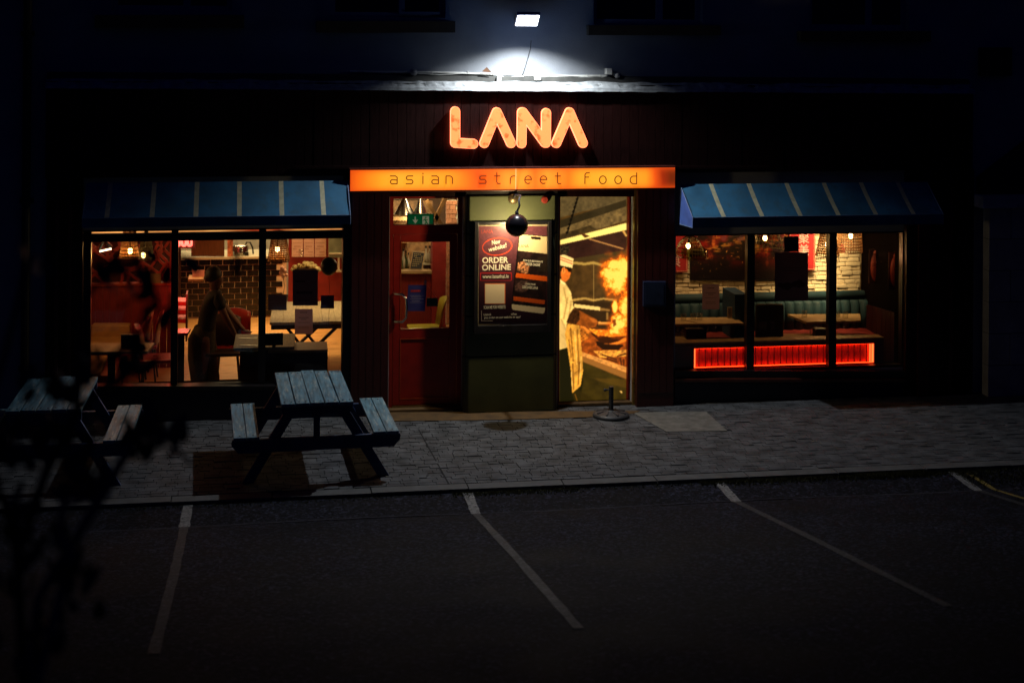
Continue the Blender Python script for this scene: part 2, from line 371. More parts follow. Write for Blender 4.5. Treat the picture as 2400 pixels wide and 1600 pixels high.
# concrete patch by the right pier
mb = MB(); q = [GP(*p, .004) for p in [(1482, 966), (1655, 964), (1705, 1009), (1562, 1011)]]
mb.zprism([(p.x, p.y) for p in q], .001, .0045); tag(obj('concrete_patch', mb, m_conc), 'pale smooth concrete patch let into the paving by the right pier', kind='structure')
mb = MB(); a, b = GP(981, 1006), GP(1052, 1134); mb.hexa([(a.x-.007,a.y,.0008),(a.x+.007,a.y,.0008),(b.x+.007,b.y,.0008),(b.x-.007,b.y,.0008),(a.x-.007,a.y,.0022),(a.x+.007,a.y,.0022),(b.x+.007,b.y,.0022),(b.x-.007,b.y,.0022)])
tag(obj('cable_trench', mb, m_joint), 'thin dark sealed cut running across the paving to the kerb', kind='structure')
mb = MB(); vs = []; n = 140  # the gutter crease's line of shade, put into a coloured strip
for i in range(n+1):
    x = -6+17*i/n; y = -3.5+.02*math.sin(x*1.7)+random.uniform(-.006, .006); vs += [(x, y-.012, gz(-3.5)+.006), (x, y+.014, gz(-3.5)+.005)]
mb.add(vs, [(2*i, 2*i+2, 2*i+3, 2*i+1) for i in range(n)]); tag(obj('crease_shade_line', mb, mat('crease_shade', (.04, .04, .052), .9, wear=(.018, .018, .026), wscale=6, wamt=.48, spec=.1)), 'faint line of shade, put in as a strip along the car park gutter', kind='structure')
# painted bay lines
def strip(name, pts, w, m, label):
    mb = MB(); vs = []
    seg = []
    for (x0, y0), (x1, y1) in zip(pts[:-1], pts[1:]):
        for k in range(8): t = k/8; seg.append((x0+(x1-x0)*t, y0+(y1-y0)*t))
    seg.append(pts[-1])
    for i, (x, y) in enumerate(seg):
        a = w/2*random.uniform(.86, 1.1); vs += [(x-a, y, gz(y)+.005), (x+a, y, gz(y)+.005)]
    mb.add(vs, [(2*i, 2*i+2, 2*i+3, 2*i+1) for i in range(len(seg)-1)])
    tag(obj(name, mb, m), label, kind='structure')
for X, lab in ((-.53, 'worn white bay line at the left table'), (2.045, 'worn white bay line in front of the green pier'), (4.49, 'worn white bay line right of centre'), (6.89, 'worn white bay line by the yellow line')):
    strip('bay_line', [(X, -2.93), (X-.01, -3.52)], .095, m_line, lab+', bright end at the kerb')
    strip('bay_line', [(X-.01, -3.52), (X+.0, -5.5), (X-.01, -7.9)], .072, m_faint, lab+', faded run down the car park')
strip('yellow_line', [(7.03, -2.98), (7.05, -3.5), (7.06, -6.2)], .05, m_yline, 'thin worn yellow line at the right edge of the car park')
# moss and weeds along the kerb
mb = MB()
def tufts(x0, x1, n, hmax, wy=.06):
    for _ in range(n):
        x = random.uniform(x0, x1); y = -2.91-abs(random.gauss(0, wy)); z = gz(y)
        for k in range(3):
            a = random.uniform(0, 6.28); h = random.uniform(.3, 1)*hmax; d = random.uniform(.3, 1)*hmax; w = .004
            mb.add([(x-w, y, z), (x+w, y, z), (x+math.cos(a)*d, y+math.sin(a)*d, z+h)], [(0, 1, 2)])
for a in ((1.9, 3.1, 900, .018), (4.3, 7.1, 2400, .025), (5.9, 6.6, 900, .04), (-1.5, 1.8, 500, .012), (3.1, 4.3, 250, .012), (6.9, 8.6, 1500, .03, .25)): tufts(*a)
tag(obj('moss', mb, m_moss), 'yellow-green moss and weeds in the gutter below the kerb', kind='stuff')

# ------------------------------------------------------------------ the building
B = thing('restaurant_building', 'dark two-storey building with a maroon shopfront and glowing lettered sign', 'building')
def hole(x0, x1, yt, yb):
    a = WP(x0, (yt+yb)/2); b = WP(x1, (yt+yb)/2); m = (x0+x1)/2
    return (a.x, b.x, max(0, WP(m, yb).z), WP(m, yt).z)
HL = hole(193, 806, 536, 906); HD = hole(912, 1085, 460, 966); HP = hole(1309, 1482, 456, 966); HR = hole(1583, 2122, 546, 869)
HD = (HD[0], HD[1], 0, HD[3]); HP = (HP[0], HP[1], 0, HP[3])
UW = [hole(*a) for a in ((262, 545, -190, 26), (775, 1045, -190, 42), (1392, 1648, -190, 58), (1900, 2132, -190, 70))]
def holes_wall(x0, x1, z0, z1, y0, y1, holes):
    mb = MB(); xs = sorted({x0, x1, *[h[0] for h in holes], *[h[1] for h in holes]}); zs = sorted({z0, z1, *[h[2] for h in holes], *[h[3] for h in holes]})
    for i in range(len(xs)-1):
        run = None
        for j in range(len(zs)-1):
            cx = (xs[i]+xs[i+1])/2; cz = (zs[j]+zs[j+1])/2
            inside = any(h[0] < cx < h[1] and h[2] < cz < h[3] for h in holes)
            if not inside:
                if run is None: run = zs[j]
            if (inside or j == len(zs)-2) and run is not None:
                mb.box(xs[i], xs[i+1], y0, y1, run, zs[j] if inside else zs[j+1]); run = None
    return mb
obj('wall', holes_wall(-16, 13.5, 0, 6.6, 0, .30, [HL, HD, HP, HR]+UW), m_wall, B)
mb = MB(); mb.box(-16, -15.7, .3, 8.5, 0, 6.6); mb.box(13.2, 13.5, .3, 8.5, 0, 6.6); mb.box(-16, 13.5, 8.5, 8.8, 0, 6.6); obj('wall', mb, m_wall, B)
mb = MB(); mb.hexa([(-16.3,-.4,6.55),(13.8,-.4,6.55),(13.8,-.4,6.7),(-16.3,-.4,6.7),(-16.3,4.4,9.2),(13.8,4.4,9.2),(13.8,4.4,9.4),(-16.3,4.4,9.4)])
mb.hexa([(-16.3,9.2,6.55),(13.8,9.2,6.55),(13.8,9.2,6.7),(-16.3,9.2,6.7),(-16.3,4.4,9.2),(13.8,4.4,9.2),(13.8,4.4,9.4),(-16.3,4.4,9.4)]); obj('roof', mb, m_slate, B)
# upper windows
for k, (h, s) in enumerate(zip(UW, ((222, 572, 36, 66), (742, 1067, 50, 77), (1380, 1690, 60, 83), (1876, 2182, 74, 98)))):
    w = MB(); t = .06; x0, x1, z0, z1 = h; xm = x0+(x1-x0)*.62
    for a in ((x0, x1, z0, z0+t), (x0, x1, z1-t, z1), (x0, x0+t, z0+t, z1-t), (x1-t, x1, z0+t, z1-t), (xm-.04, xm+.04, z0+t, z1-t)):
        w.box(a[0], a[1], .10, .17, a[2], a[3])
    win = obj('window', w, m_upvc, B)
    p = MB(); p.box(x0+t, xm-.04, .13, .14, z0+t, z1-t); obj('pane', p, m_darkglass, win)
    p = MB(); p.box(xm+.04, x1-t, .13, .14, z0+t, z1-t); obj('pane', p, m_darkglass, win)
    if k == 1:   # one sash stands ajar and catches the floodlight
        p = MB(); a = WP(936, 34, 0); xx = a.x; zz = a.z
        for q in ((xx, xx+.03, zz, z1-t), (xx+.03, x1-t, zz, zz+.03)): p.box(q[0], q[1], .03, .09, q[2], q[3])
        obj('sash', p, m_upvc, win)
    sl = SL(s[0], s[1], s[2], s[3], -.12, .0); obj('sill', sl, m_sillstone, B)
mb = MB(); a = WP(62, 400, -.06)
mb.tube([(a.x, -.06, 0), (a.x, -.06, 6.4)], .045, 10)
for z in (.6, 2.4, 4.2): mb.box(a.x-.07, a.x+.07, -.05, 0, z, z+.05)
obj('downpipe', mb, m_slate, B)
# cornice: dark cove and torn lead flashing above the fascia
x0 = WP(107, 206, -.16).x; x1 = WP(2281, 219, -.16).x
zl = WP(107, 206, -.16).z; zr = WP(2281, 219, -.16).z
def zt(x, o=0): return zl+(zr-zl)*(x-x0)/(x1-x0)+o
mb = MB(); n = 160
prof = [(0, .165), (-.06, .15), (-.075, .09), (-.14, .07)]
for i in range(n):
    xa = x0+(x1-x0)*i/n; xb = x0+(x1-x0)*(i+1)/n
    for (ya, za), (yb, zb) in zip(prof[:-1], prof[1:]):
        mb.add([(xa, ya, zt(xa, za)), (xb, ya, zt(xb, za)), (xb, yb, zt(xb, zb)), (xa, yb, zt(xa, zb))], [(0, 1, 2, 3)])
obj('cornice', mb, m_gutter, B, smooth=True)
mb = MB(); n = 420; cols = []
for i in range(n+1):
    x = x0+(x1-x0)*i/n
    j = float(vnoise(np.array([[x*1.0]]), np.array([[3.]]), .12, 3)[0, 0]); j2 = float(vnoise(np.array([[x*1.0]]), np.array([[8.]]), .3, 5)[0, 0])
    cols.append([(x, -.10, zt(x, .072+.05*j2)), (x, -.16-.02*j, zt(x, .055+.035*(j-.5))), (x, -.205, zt(x, .03+.03*(j2-.5))), (x, -.212-.01*j, zt(x, -.004+.014*(j-.5)))])
vs = [v for c in cols for v in c]; fs = []
for i in range(n):
    for k in range(3): fs.append((4*i+k, 4*(i+1)+k, 4*(i+1)+k+1, 4*i+k+1))
mb.add(vs, fs); obj('flashing', mb, m_lead, B)
mb = MB(); mb.hexa([(x0,-.15,zt(x0,.0)),(x1,-.15,zt(x1,.0)),(x1,-.15,zt(x1,.07)),(x0,-.15,zt(x0,.07)),(x0,0,zt(x0,0)),(x1,0,zt(x1,0)),(x1,0,zt(x1,.07)),(x0,0,zt(x0,.07))]); obj('cornice_board', mb, m_gutter, B)
# fascia boards (tongue and groove)
zb = WP(1200, 408, -.16).z; nb = 104
for i in range(nb):
    xa = x0+(x1-x0)*i/nb; xb = x0+(x1-x0)*(i+1)/nb; y = -.16+random.uniform(-.0025, .0025); g = .002
    mb = MB(); mb.hexa([(xa+g,y,zb),(xb-g,y,zb),(xb-g,y,zt(xb)),(xa+g,y,zt(xa)),(xa+g,-.125,zb),(xb-g,-.125,zb),(xb-g,-.125,zt(xb)),(xa+g,-.125,zt(xa))])
    obj('fascia_board', mb, m_maroon, B)
mb = MB(); mb.box(x0, x1, -.123, -.0, zb, zt(x1)-.01); obj('fascia_backing', mb, m_black, B)
mb = MB(); slab(mb, 690, 1800, 390, 396, -.20, -.162); obj('fascia_bead', mb, m_maroon, B)
# shopfront cladding and piers
def part(name, m, *a, bevel=0):
    return obj(name, SL(*a), m, B, bevel=bevel)
zA = zb-.001
def pier(name, m, xa, xb, Yf, Yb=-.001, z0=0, z1=None):
    Xa = WP(xa, 700, Yf).x; Xb = WP(xb, 700, Yf).x; mb = MB(); mb.box(Xa, Xb, Yf, Yb, z0, zA if z1 is None else z1); return obj(name, mb, m, B)
pier('side_panel', m_maroon, 107, 192, -.08)
for q in (128, 158): pier('pier_strip', m_pillar, q, q+8, -.10, -.081)
pier('pier', m_pillar, 822, 911, -.14); pier('window_jamb', m_black, 803, 821.5, -.10)
pier('pier', m_pillar, 1494, 1580, -.14)
for k in range(5): pier('pier_board', m_pillar, 824+k*17.5, 840+k*17.5, -.146, -.141, .16)
for k in range(5): pier('pier_board', m_pillar, 1496+k*17, 1511.5+k*17, -.146, -.141, .16)
pier('brass_strip', mat('brass_trim', (.35, .24, .06), .3, metal=.8), 1485, 1492, -.06, -.001)
pier('side_panel', m_maroon, 2124, 2281, -.08)
pier('pier_strip', m_pillar, 2153, 2180, -.12, -.081); pier('pier_strip', m_pillar, 2224, 2233, -.10, -.081)
part('stall_riser', m_riser, 193, 803, 912, 990, -.05, -.001); part('stall_riser', m_riser, 1582, 2123, 897, 970, -.05, -.001)
part('sill', m_black, 187, 806, 905, 913, -.10, .05, bevel=.004)
part('sill', m_black, 1582, 2125, 869, 888, -.06, .05); part('sill', mat('sill_gloss', (.06, .015, .01), .18), 1582, 2124, 888, 896, -.12, -.0, bevel=.006)
m_step = mat('brown_step', (.085, .045, .012), .8, var=.35, scale=7, bump=.002, bscale=70)  # same brown as the strip outside, the sign's glow put into the colour
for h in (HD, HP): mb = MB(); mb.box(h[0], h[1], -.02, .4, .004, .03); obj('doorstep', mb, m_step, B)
part('head_board', m_maroon, 905, 1500, 438, 461, -.05, -.001)
# dark liners of the openings
for i_, h in enumerate((HL, HD, HP, HR)):
    mb = MB(); t_ = .006
    mb.box(h[0], h[0]+t_, .101 if i_ in (0, 3) else .21, .302, h[2], h[3]); mb.box(h[1]-t_, h[1], .101 if i_ in (0, 3) else .21, .302, h[2], h[3]); mb.box(h[0]+t_, h[1]-t_, .101 if i_ in (0, 3) else .21, .302, h[3]-t_, h[3])
    if h[2] > .1: mb.box(h[0]+t_, h[1]-t_, .101, .302, h[2], h[2]+t_)
    obj('reveal', mb, mat('matt_reveal', (.004, .002, .002), .95, spec=.02), B)
# shop window frames and panes
def frame_window(H, bars, transom, Y=0.02, t=.02):
    x0_, x1_, z0_, z1_ = H; w = MB()
    w.box(x0_, x1_, Y, Y+.08, z1_-t, z1_); w.box(x0_, x1_, Y, Y+.08, z0_, z0_+.03)
    for a, b in bars: w.box(WP(a, 700, Y).x, WP(b, 700, Y).x, Y-.02, Y+.08, z0_+.03, z1_-t)
    if transom:
        za = WP(500, transom[1], Y).z; zb_ = WP(500, transom[0], Y).z; w.box(x0_, x1_, Y-.01, Y+.075, za, zb_)
    win = obj('window', w, m_black, B)
    edges = [x0_]+[v for a, b in bars for v in (WP(a, 700, Y).x, WP(b, 700, Y).x)]+[x1_]
    for i in range(0, len(edges), 2):
        if edges[i+1]-edges[i] < .1: continue
        p = MB(); p.box(edges[i], edges[i+1], Y+.03, Y+.036, z0_+.03, z1_-t); obj('pane', p, m_glass, win)
frame_window(HL, [(196, 213), (401, 417), (606, 623), (801, 806)], (545, 563))
frame_window(HR, [(1750, 1767), (1942, 1959), (2113, 2122)], None)
# right-hand neighbour: boundary wall with cap, lean-to slate roof
NB = thing('boundary_wall', 'pale block boundary wall with a white capping at the right edge', 'wall', WP(2400, 965, -.2))
NB.location.z = 0
X0 = WP(2318, 700, -.25).x; zc = WP(2360, 487, -.25).z; zc2 = WP(2360, 458, -.25).z
bw = (12.5-X0)/7; bh = zc/6
for r in range(6):
    for c in range(-1, 7):
        xa = X0+(c+(.5 if r % 2 else 0))*bw; xb = xa+bw-.008; xa = max(xa, X0)
        if xb <= xa+.02: continue
        b = MB(); b.box(xa, xb, -.25+random.uniform(-.002, .002), -.09, r*bh+.004, (r+1)*bh-.004); obj('block', b, m_block, NB)
mb = MB(); mb.box(X0+.01, 12.5, -.235, -.1, 0, zc-.002); obj('mortar', mb, m_joint, NB)
mb = MB(); mb.box(WP(2304, 470, -.31).x, 12.6, -.31, -.03, zc, zc2); obj('capping', mb, m_cap, NB, bevel=.006)
LT = thing('lean_to_roof', 'black sloping slate roof of the shed behind the boundary wall', 'roof', (WP(2300, 420, -.02).x, 0, 0))
a = WP(2290, 415, -.02); b = WP(2400, 335, -.02)
mb = MB(); mb.prism([(a.x, a.z), (b.x+1.5, b.z+1.1), (b.x+1.5, WP(2300, 460, -.02).z), (a.x, WP(2300, 460, -.02).z)], -.16, -.003); obj('slates', mb, m_slate, LT)
part('vent_box', m_slate, 2300, 2372, 112, 178, -.08, -.001)

# ------------------------------------------------------------------ green pier between the entrances
ys_ = [458, 547, 645, 739, 833, 968]; Yp = -.17
Xa = WP(1089, 700, Yp).x; Xb = WP(1309, 700, Yp).x
for i in range(5):
    z1_ = WP(1200, ys_[i], Yp).z-.004; z0_ = WP(1200, ys_[i+1], Yp).z+.004
    if i == 4: z0_ = 0
    c = .022; mb = MB(); P = []
    for (ix, s) in ((Xa, 1), (Xb, -1)):
        pass
    mb.zprism([(Xa+.05, Yp), (Xb-.05, Yp), (Xb, Yp+.05), (Xb, -.001), (Xa, -.001), (Xa, Yp+.05)], z0_, z1_)
    obj('render_block', mb, m_green, B, bevel=.012)
mb = MB(); mb.box(Xa+.012, Xb-.012, Yp+.03, -.0015, 0, zA); obj('pier_core', mb, m_black, B)
PH = MB(); p = WP(1277, 468, -.18); PH.lathe((p.x, p.y, p.z), [(.001, .03), (.03, .028), (.043, .012), (.043, -.01)], 20, axis=(0, -1, 0))
al = obj('alarm_sounder', PH, mat('alarm_red', (.25, .03, .02), .4)); tag(al, 'small round red alarm sounder high on the green pier', 'alarm')
# ------------------------------------------------------------------ door with transom
Yd = .13
DX0, DX1, DZ1 = HD[0], HD[1], HD[3]
fr = MB(); t = WP(922, 500, Yd).x-DX0
zr0 = WP(1000, 548, Yd).z; zr1 = WP(1000, 527, Yd).z; zt0 = WP(1000, 465, Yd).z
fr.box(DX0, DX0+t, Yd-.01, Yd+.07, .03, DZ1); fr.box(WP(1073, 500, Yd).x, DX1, Yd-.01, Yd+.07, .03, DZ1)
fr.box(DX0+t, WP(1073, 500, Yd).x, Yd-.008, Yd+.068, zr0, zr1); fr.box(DX0+t, WP(1073, 500, Yd).x, Yd-.008, Yd+.068, zt0, DZ1)
dfr = obj('door_frame', fr, m_door, B)
p = MB(); p.box(DX0+t, WP(1073, 500, Yd).x, Yd+.02, Yd+.026, zr1, zt0); obj('transom_pane', p, m_glass, dfr)
leaf = MB(); L0 = DX0+t+.004; L1 = WP(1073, 500, Yd).x-.004; g0 = WP(938, 700, Yd).x; g1 = WP(1055, 700, Yd).x
gt = WP(1000, 565, Yd).z; gb = WP(1000, 771, Yd).z
zl0, zl1 = .045, zr0-.004
leaf.box(L0, g0, Yd, Yd+.05, zl0, zl1); leaf.box(g1, L1, Yd, Yd+.05, zl0, zl1); leaf.box(g0, g1, Yd+.001, Yd+.049, gt, zl1); leaf.box(g0, g1, Yd+.001, Yd+.049, WP(1000, 792, Yd).z, gb)
pb = WP(1000, 934, Yd).z; leaf.box(g0, g1, Yd+.001, Yd+.049, zl0, pb)
dr = obj('door', leaf, m_door, B, bevel=.004)
p = MB(); p.box(g0, g1, Yd+.018, Yd+.03, pb, WP(1000, 792, Yd).z); obj('door_panel', p, m_door, dr)
p = MB()
for (za, zb_) in ((pb, WP(1000, 792, Yd).z), (gb, gt)):
    w = .010; p.box(g0, g1, Yd-.004, Yd+.012, za, za+w); p.box(g0, g1, Yd-.004, Yd+.012, zb_-w, zb_); p.box(g0, g0+w, Yd-.0045, Yd+.012, za+w, zb_-w); p.box(g1-w, g1, Yd-.0045, Yd+.012, za+w, zb_-w)
obj('beading', p, m_bead, dr)
p = MB(); p.box(g0, g1, Yd+.022, Yd+.028, gb, gt); obj('pane', p, m_glass, dr)
hd = MB(); q0 = WP(922, 689, Yd); q1 = WP(922, 752, Yd)
pts = [(q0.x, Yd, q0.z), (q0.x+.02, Yd-.05, q0.z+.01), (q0.x+.10, Yd-.075, q0.z+.005), (q0.x+.14, Yd-.08, q0.z-.05), (q0.x+.145, Yd-.08, (q0.z+q1.z)/2), (q0.x+.14, Yd-.08, q1.z+.05), (q0.x+.10, Yd-.075, q1.z), (q0.x+.02, Yd-.05, q1.z), (q1.x, Yd, q1.z)]
hd.tube(pts, .014, 10); obj('handle', hd, m_chrome, dr, smooth=True)
p = MB(); p.box(L0, L1, Yd-.03, Yd+.06, .031, .043); obj('threshold', p, mat('brass_threshold', (.3, .2, .08), .35, metal=.7), dr)
# notices on the door
pp = mat('paper', (.55, .52, .48), .8, var=.05)
def notice(name, label, cat, x0, x1, y0, y1, Y, m, lines=(), skew=0, lm=None, group=None):
    a = ctr(x0, x1, y0, y1, Y); t = thing(name, label, cat, a, group)
    mb = MB(); A = WP(x0+skew, y0, Y); D = WP(x1+skew, y0, Y); Bq = WP(x0, y1, Y); Cq = WP(x1, y1, Y)
    mb.hexa([Bq, Cq, D, A, *[q+Vector((0, .002, 0)) for q in (Bq, Cq, D, A)]]); obj('sheet', mb, m, t)
    if lines:
        mb = MB()
        for (u0, u1, v, hgt) in lines:
            l = A.lerp(D, u0).lerp(Bq.lerp(Cq, u0), v); r = A.lerp(D, u1).lerp(Bq.lerp(Cq, u1), v)
            for s in range(int(u1*14)-int(u0*14)):
                w0 = s/max(1, int(u1*14)-int(u0*14)); w1 = w0+.8/max(1, int(u1*14)-int(u0*14)); pa = l.lerp(r, w0); pb_ = l.lerp(r, w1)
                mb.box(pa.x, pb_.x, Y-.0015, Y-.0008, pa.z-hgt, pa.z)
        obj('print', mb, lm or m_ink, t)
    return t
def papermat(name, col, tr=.5):
    m = mat(name, col, .8, var=.06); nt = m.node_tree; o = nt.nodes['Material Output']; b = nt.nodes['Principled BSDF']
    t = nt.nodes.new('ShaderNodeBsdfTranslucent'); t.inputs['Color'].default_value = (*col, 1); x = nt.nodes.new('ShaderNodeMixShader'); x.inputs[0].default_value = tr
    nt.links.new(b.outputs[0], x.inputs[1]); nt.links.new(t.outputs[0], x.inputs[2]); nt.links.new(x.outputs[0], o.inputs['Surface']); return m
m_ink = mat('ink', (.06, .05, .05), .8)
bp = notice('door_notice', 'blue notice with red top and pale lines on the door glass', 'notice', 953, 996, 668, 729, Yd+.012, papermat('notice_blue', (.06, .07, .42)), [(.15, .9, .40, .004), (.2, .8, .46, .004), (.15, .9, .53, .004), (.25, .7, .6, .004), (.15, .85, .66, .004)], 4, mat('notice_pale', (.35, .35, .6), .7))
mb = MB(); a = WP(975, 678, Yd+.009); mb.box(a.x-.06, a.x+.05, Yd+.0085, Yd+.0095, a.z-.03, a.z-.005); obj('print', mb, mat('notice_red', (.35, .02, .04), .6), bp)
oc = notice('hanging_card', 'small green card hanging by a cord behind the door glass', 'card', 1000, 1026, 698, 718, Yd+.05, mat('card_green', (.015, .07, .03), .6), [(.2, .8, .4, .004), (.2, .8, .65, .004)], 0, mat('card_print', (.12, .3, .12), .6))
mb = MB(); a = WP(1000, 698, Yd+.05); b = WP(1024, 698, Yd+.05); c = WP(997, 662, Yd+.05); mb.tube([a, c, b], .0015, 5); obj('cord', mb, pp, oc)
mb = MB(); mb.sphere(c, .02, 10, (.8, .5, 1.6)); obj('suction_hook', mb, pp, oc)

# ------------------------------------------------------------------ full-height backlit print of the chef
Yw = .10
fr = MB(); PX0, PX1, PZ1 = HP[0], HP[1], HP[3]; ga = WP(1311, 700, Yw).x; gb_ = WP(1470, 700, Yw).x; gz0 = WP(1400, 945, Yw).z; gz1 = WP(1400, 460, Yw).z
fr.box(PX0, ga, Yw-.01, Yw+.07, .03, PZ1); fr.box(gb_, PX1, Yw-.01, Yw+.07, .03, PZ1); fr.box(ga, gb_, Yw-.008, Yw+.068, .03, gz0); fr.box(ga, gb_, Yw-.008, Yw+.068, gz1, PZ1)
fr.box(gb_, gb_+.012, Yw-.03, Yw-.011, .05, gz1); fr.box(ga, gb_, Yw-.03, Yw-.011, gz0-.014, gz0-.002)
wf = obj('print_window_frame', fr, m_door, B)
mb = MB(); mb.box(ga, gb_, Yw+.05, Yw+.30, gz0, gz1); obj('light_box', mb, m_black, wf)
cv = Canvas(1311, 1470, 460, 945, 1.25, (70, 58, 34))
def z3(*p): return [(1240+a/2.53, 380+b/2.53) for a, b in p]
X, Y_ = cv.X, cv.Y
n1 = vnoise(X, Y_, 14, 2); n2 = vnoise(X, Y_, 5, 4)
# wall behind the stove: brushed steel
base = np.stack([66+40*n1, 52+32*n1, 28+16*n1], -1)/255; cv.c = base
cv.poly(z3((185,205),(578,205),(578,240),(330,290),(185,330)), (96, 88, 66), tex=.2)
cv.poly(z3((185,345),(578,222),(578,275),(185,430)), (58, 52, 34), tex=.15, ts=12)
cv.poly(z3((185,392),(578,262),(578,345),(300,430),(185,455)), (112, 100, 72), tex=.35, ts=7)
cv.poly(z3((185,430),(360,375),(400,400),(185,462)), (72, 62, 40), tex=.4)
cv.line(*z3((290,205),(225,425)), 3, (28, 24, 14), k=1)
for k in range(9): cv.line(*z3((288-k*7.5,212+k*25),(280-k*7.5,224+k*25)), 4.5, (24, 20, 12), k=1)
cv.poly(z3((185,490),(578,402),(578,575),(185,590)), (62, 40, 34), k=2, tex=.2, ts=12)
cv.poly(z3((185,462),(578,360),(578,402),(185,490)), (255, 240, 172), k=1)
cv.poly(z3((300,420),(325,425),(360,440),(330,448)), (90, 60, 30))
cv.line(*z3((355,455),(560,515)), 3.5, (176, 140, 96)); cv.line(*z3((555,405),(578,440)), 5, (200, 170, 110))
cv.poly(z3((240,575),(578,520),(578,572),(240,592)), (78, 66, 40), k=1)
cv.poly(z3((258,592),(578,572),(578,1080),(258,1080)), (84, 66, 38), a=.6, tex=.45, ts=16, seed=9)
cv.poly(z3((258,588),(330,596),(380,588),(440,604),(578,585),(578,600),(440,622),(380,604),(330,612),(258,604)), (196, 178, 112), a=.8, k=2)
cv.line(*z3((382,590),(382,865)), 1.6, (170, 150, 100), k=1)
cv.poly(z3((250,812),(330,800),(380,812),(440,803),(520,812),(520,826),(440,815),(380,826),(330,814),(250,826)), (200, 176, 112), a=.85, k=2)
cv.poly(z3((258,826),(500,830),(490,1000),(330,1000),(258,900)), (50, 36, 18), a=.7, k=3)
cv.poly(z3((268,840),(420,858),(420,880),(268,862)), (236, 214, 158), k=1)
cv.poly(z3((420,862),(480,872),(480,884),(420,880)), (150, 122, 74), k=2)
cv.poly(z3((455,890),(470,890),(470,935),(455,935)), (190, 160, 100), a=.7, k=2)
# stove
cv.poly(z3((300,980),(578,1040),(578,1300),(300,1160)), (150, 84, 30), tex=.4, ts=8, k=2)
cv.poly(z3((300,960),(370,1000),(345,1050),(300,1070)), (168, 110, 44), tex=.6, ts=4)
cv.poly(z3((395,1060),(560,1085),(530,1112),(440,1112),(400,1085)), (48, 26, 10), k=1)
cv.poly(z3((440,1075),(578,1040),(578,1060),(520,1082)), (240, 150, 60), k=3)
cv.poly(z3((380,1118),(578,1112),(578,1150),(420,1160)), (214, 160, 80), tex=.5, ts=5, k=1)
for a, b in (((430,1140),(520,1170)), ((520,1150),(575,1135)), ((540,1160),(548,1210)), ((560,1165),(562,1215)), ((460,1165),(520,1185))): cv.line(*z3(a, b), 3, (74, 44, 20), k=1)
cv.poly(z3((315,1125),(578,1215),(578,1250),(315,1150)), (206, 158, 96), k=1, tex=.25)
cv.poly(z3((315,1150),(578,1250),(578,1288),(320,1185)), (150, 112, 62), k=1)
cv.poly(z3((318,1185),(578,1288),(578,1425),(270,1425),(300,1300)), (66, 58, 18), k=3, tex=.3, ts=20)
cv.poly(z3((185,1110),(300,1150),(320,1300),(300,1425),(185,1425)), (40, 38, 10), k=2)
cv.poly(z3((380,1280),(578,1285),(578,1340),(420,1300)), (104, 84, 30), a=.6, k=3)
cv.poly(z3((280,1340),(400,1420),(185,1425),(185,1380)), (58, 50, 14), a=.8, k=2)
# figure: trousers, jacket, apron, head, sleeve
cv.poly(z3((180,1100),(236,1100),(255,1380),(275,1425),(180,1425)), (34, 34, 12), k=1)
cv.poly(z3((183,690),(215,716),(248,770),(262,850),(272,880),(240,940),(222,960),(228,1098),(180,1112)), (232, 214, 156), k=1, tex=.16, ts=14)
for a, b, w in (((205,740),(225,840),3), ((230,800),(205,930),3.5), ((190,930),(220,1000),4), ((250,820),(235,920),3), ((190,1020),(225,1060),3)): cv.line(*z3(a, b), w, (168, 146, 92), a=.7, k=2)
cv.poly(z3((183,940),(215,960),(224,1098),(183,1105)), (196, 178, 132), a=.7, k=2)
cv.poly(z3((212,1020),(228,955),(298,968),(308,1080),(318,1170),(319,1240),(305,1325),(256,1370),(246,1230),(228,1110)), (216, 172, 84), k=1, tex=.28, ts=12, seed=5)
for a, b, w in (((245,980),(262,1180),3), ((285,990),(296,1250),2.5), ((258,1190),(264,1350),3), ((300,1180),(290,1320),2.5), ((235,1050),(250,1160),2.5), ((270,1250),(300,1230),2)): cv.line(*z3(a, b), w, (110, 74, 26), a=.75, k=2)
for a, b in (((270,1000),(282,1200)), ((250,1240),(256,1350)), ((308,1150),(300,1290))): cv.line(*z3(a, b), 2, (250, 222, 150), a=.7, k=1)
cv.line(*z3((270,1370),(288,1425)), 1.6, (150, 110, 40), k=1)
cv.poly(z3((183,606),(250,622),(250,655),(230,690),(183,690)), (34, 20, 8), k=1)
cv.poly(z3((200,628),(222,632),(247,640),(246,662),(238,690),(216,712),(190,700),(188,650)), (214, 130, 58), k=1, tex=.1)
cv.poly(z3((196,625),(212,622),(216,650),(204,662),(194,650)), (236, 160, 86), k=1); cv.line(*z3((203,630),(206,652)), 1.5, (120, 60, 24), k=1)
cv.poly(z3((222,622),(250,626),(246,652),(232,650)), (36, 20, 8), k=1)
cv.poly(z3((183,552),(210,548),(263,572),(257,628),(183,612)), (240, 224, 178), k=1)
for d in (0, 14): cv.line(*z3((183,562+d),(258,590+d)), 1.6, (176, 70, 40), k=1)
cv.poly(z3((185,500),(236,488),(240,520),(222,552),(185,540)), (60, 54, 40), tex=1.3, ts=3)
cv.poly(z3((188,700),(214,718),(212,728),(186,712)), (250, 236, 190), k=1)
cv.poly(z3((264,868),(300,880),(352,908),(398,930),(410,950),(392,978),(348,988),(290,965),(222,950),(240,905)), (140, 84, 32), k=1, tex=.25, ts=8)
cv.poly(z3((262,868),(296,880),(300,930),(276,962),(222,950),(240,900)), (52, 34, 16), a=.85, k=2, tex=.8, ts=3)
cv.poly(z3((345,915),(400,935),(408,952),(380,950)), (198, 128, 58), a=.7, k=2)
cv.poly(z3((300,968),(330,975),(370,1010),(345,1005)), (226, 150, 70), k=1)
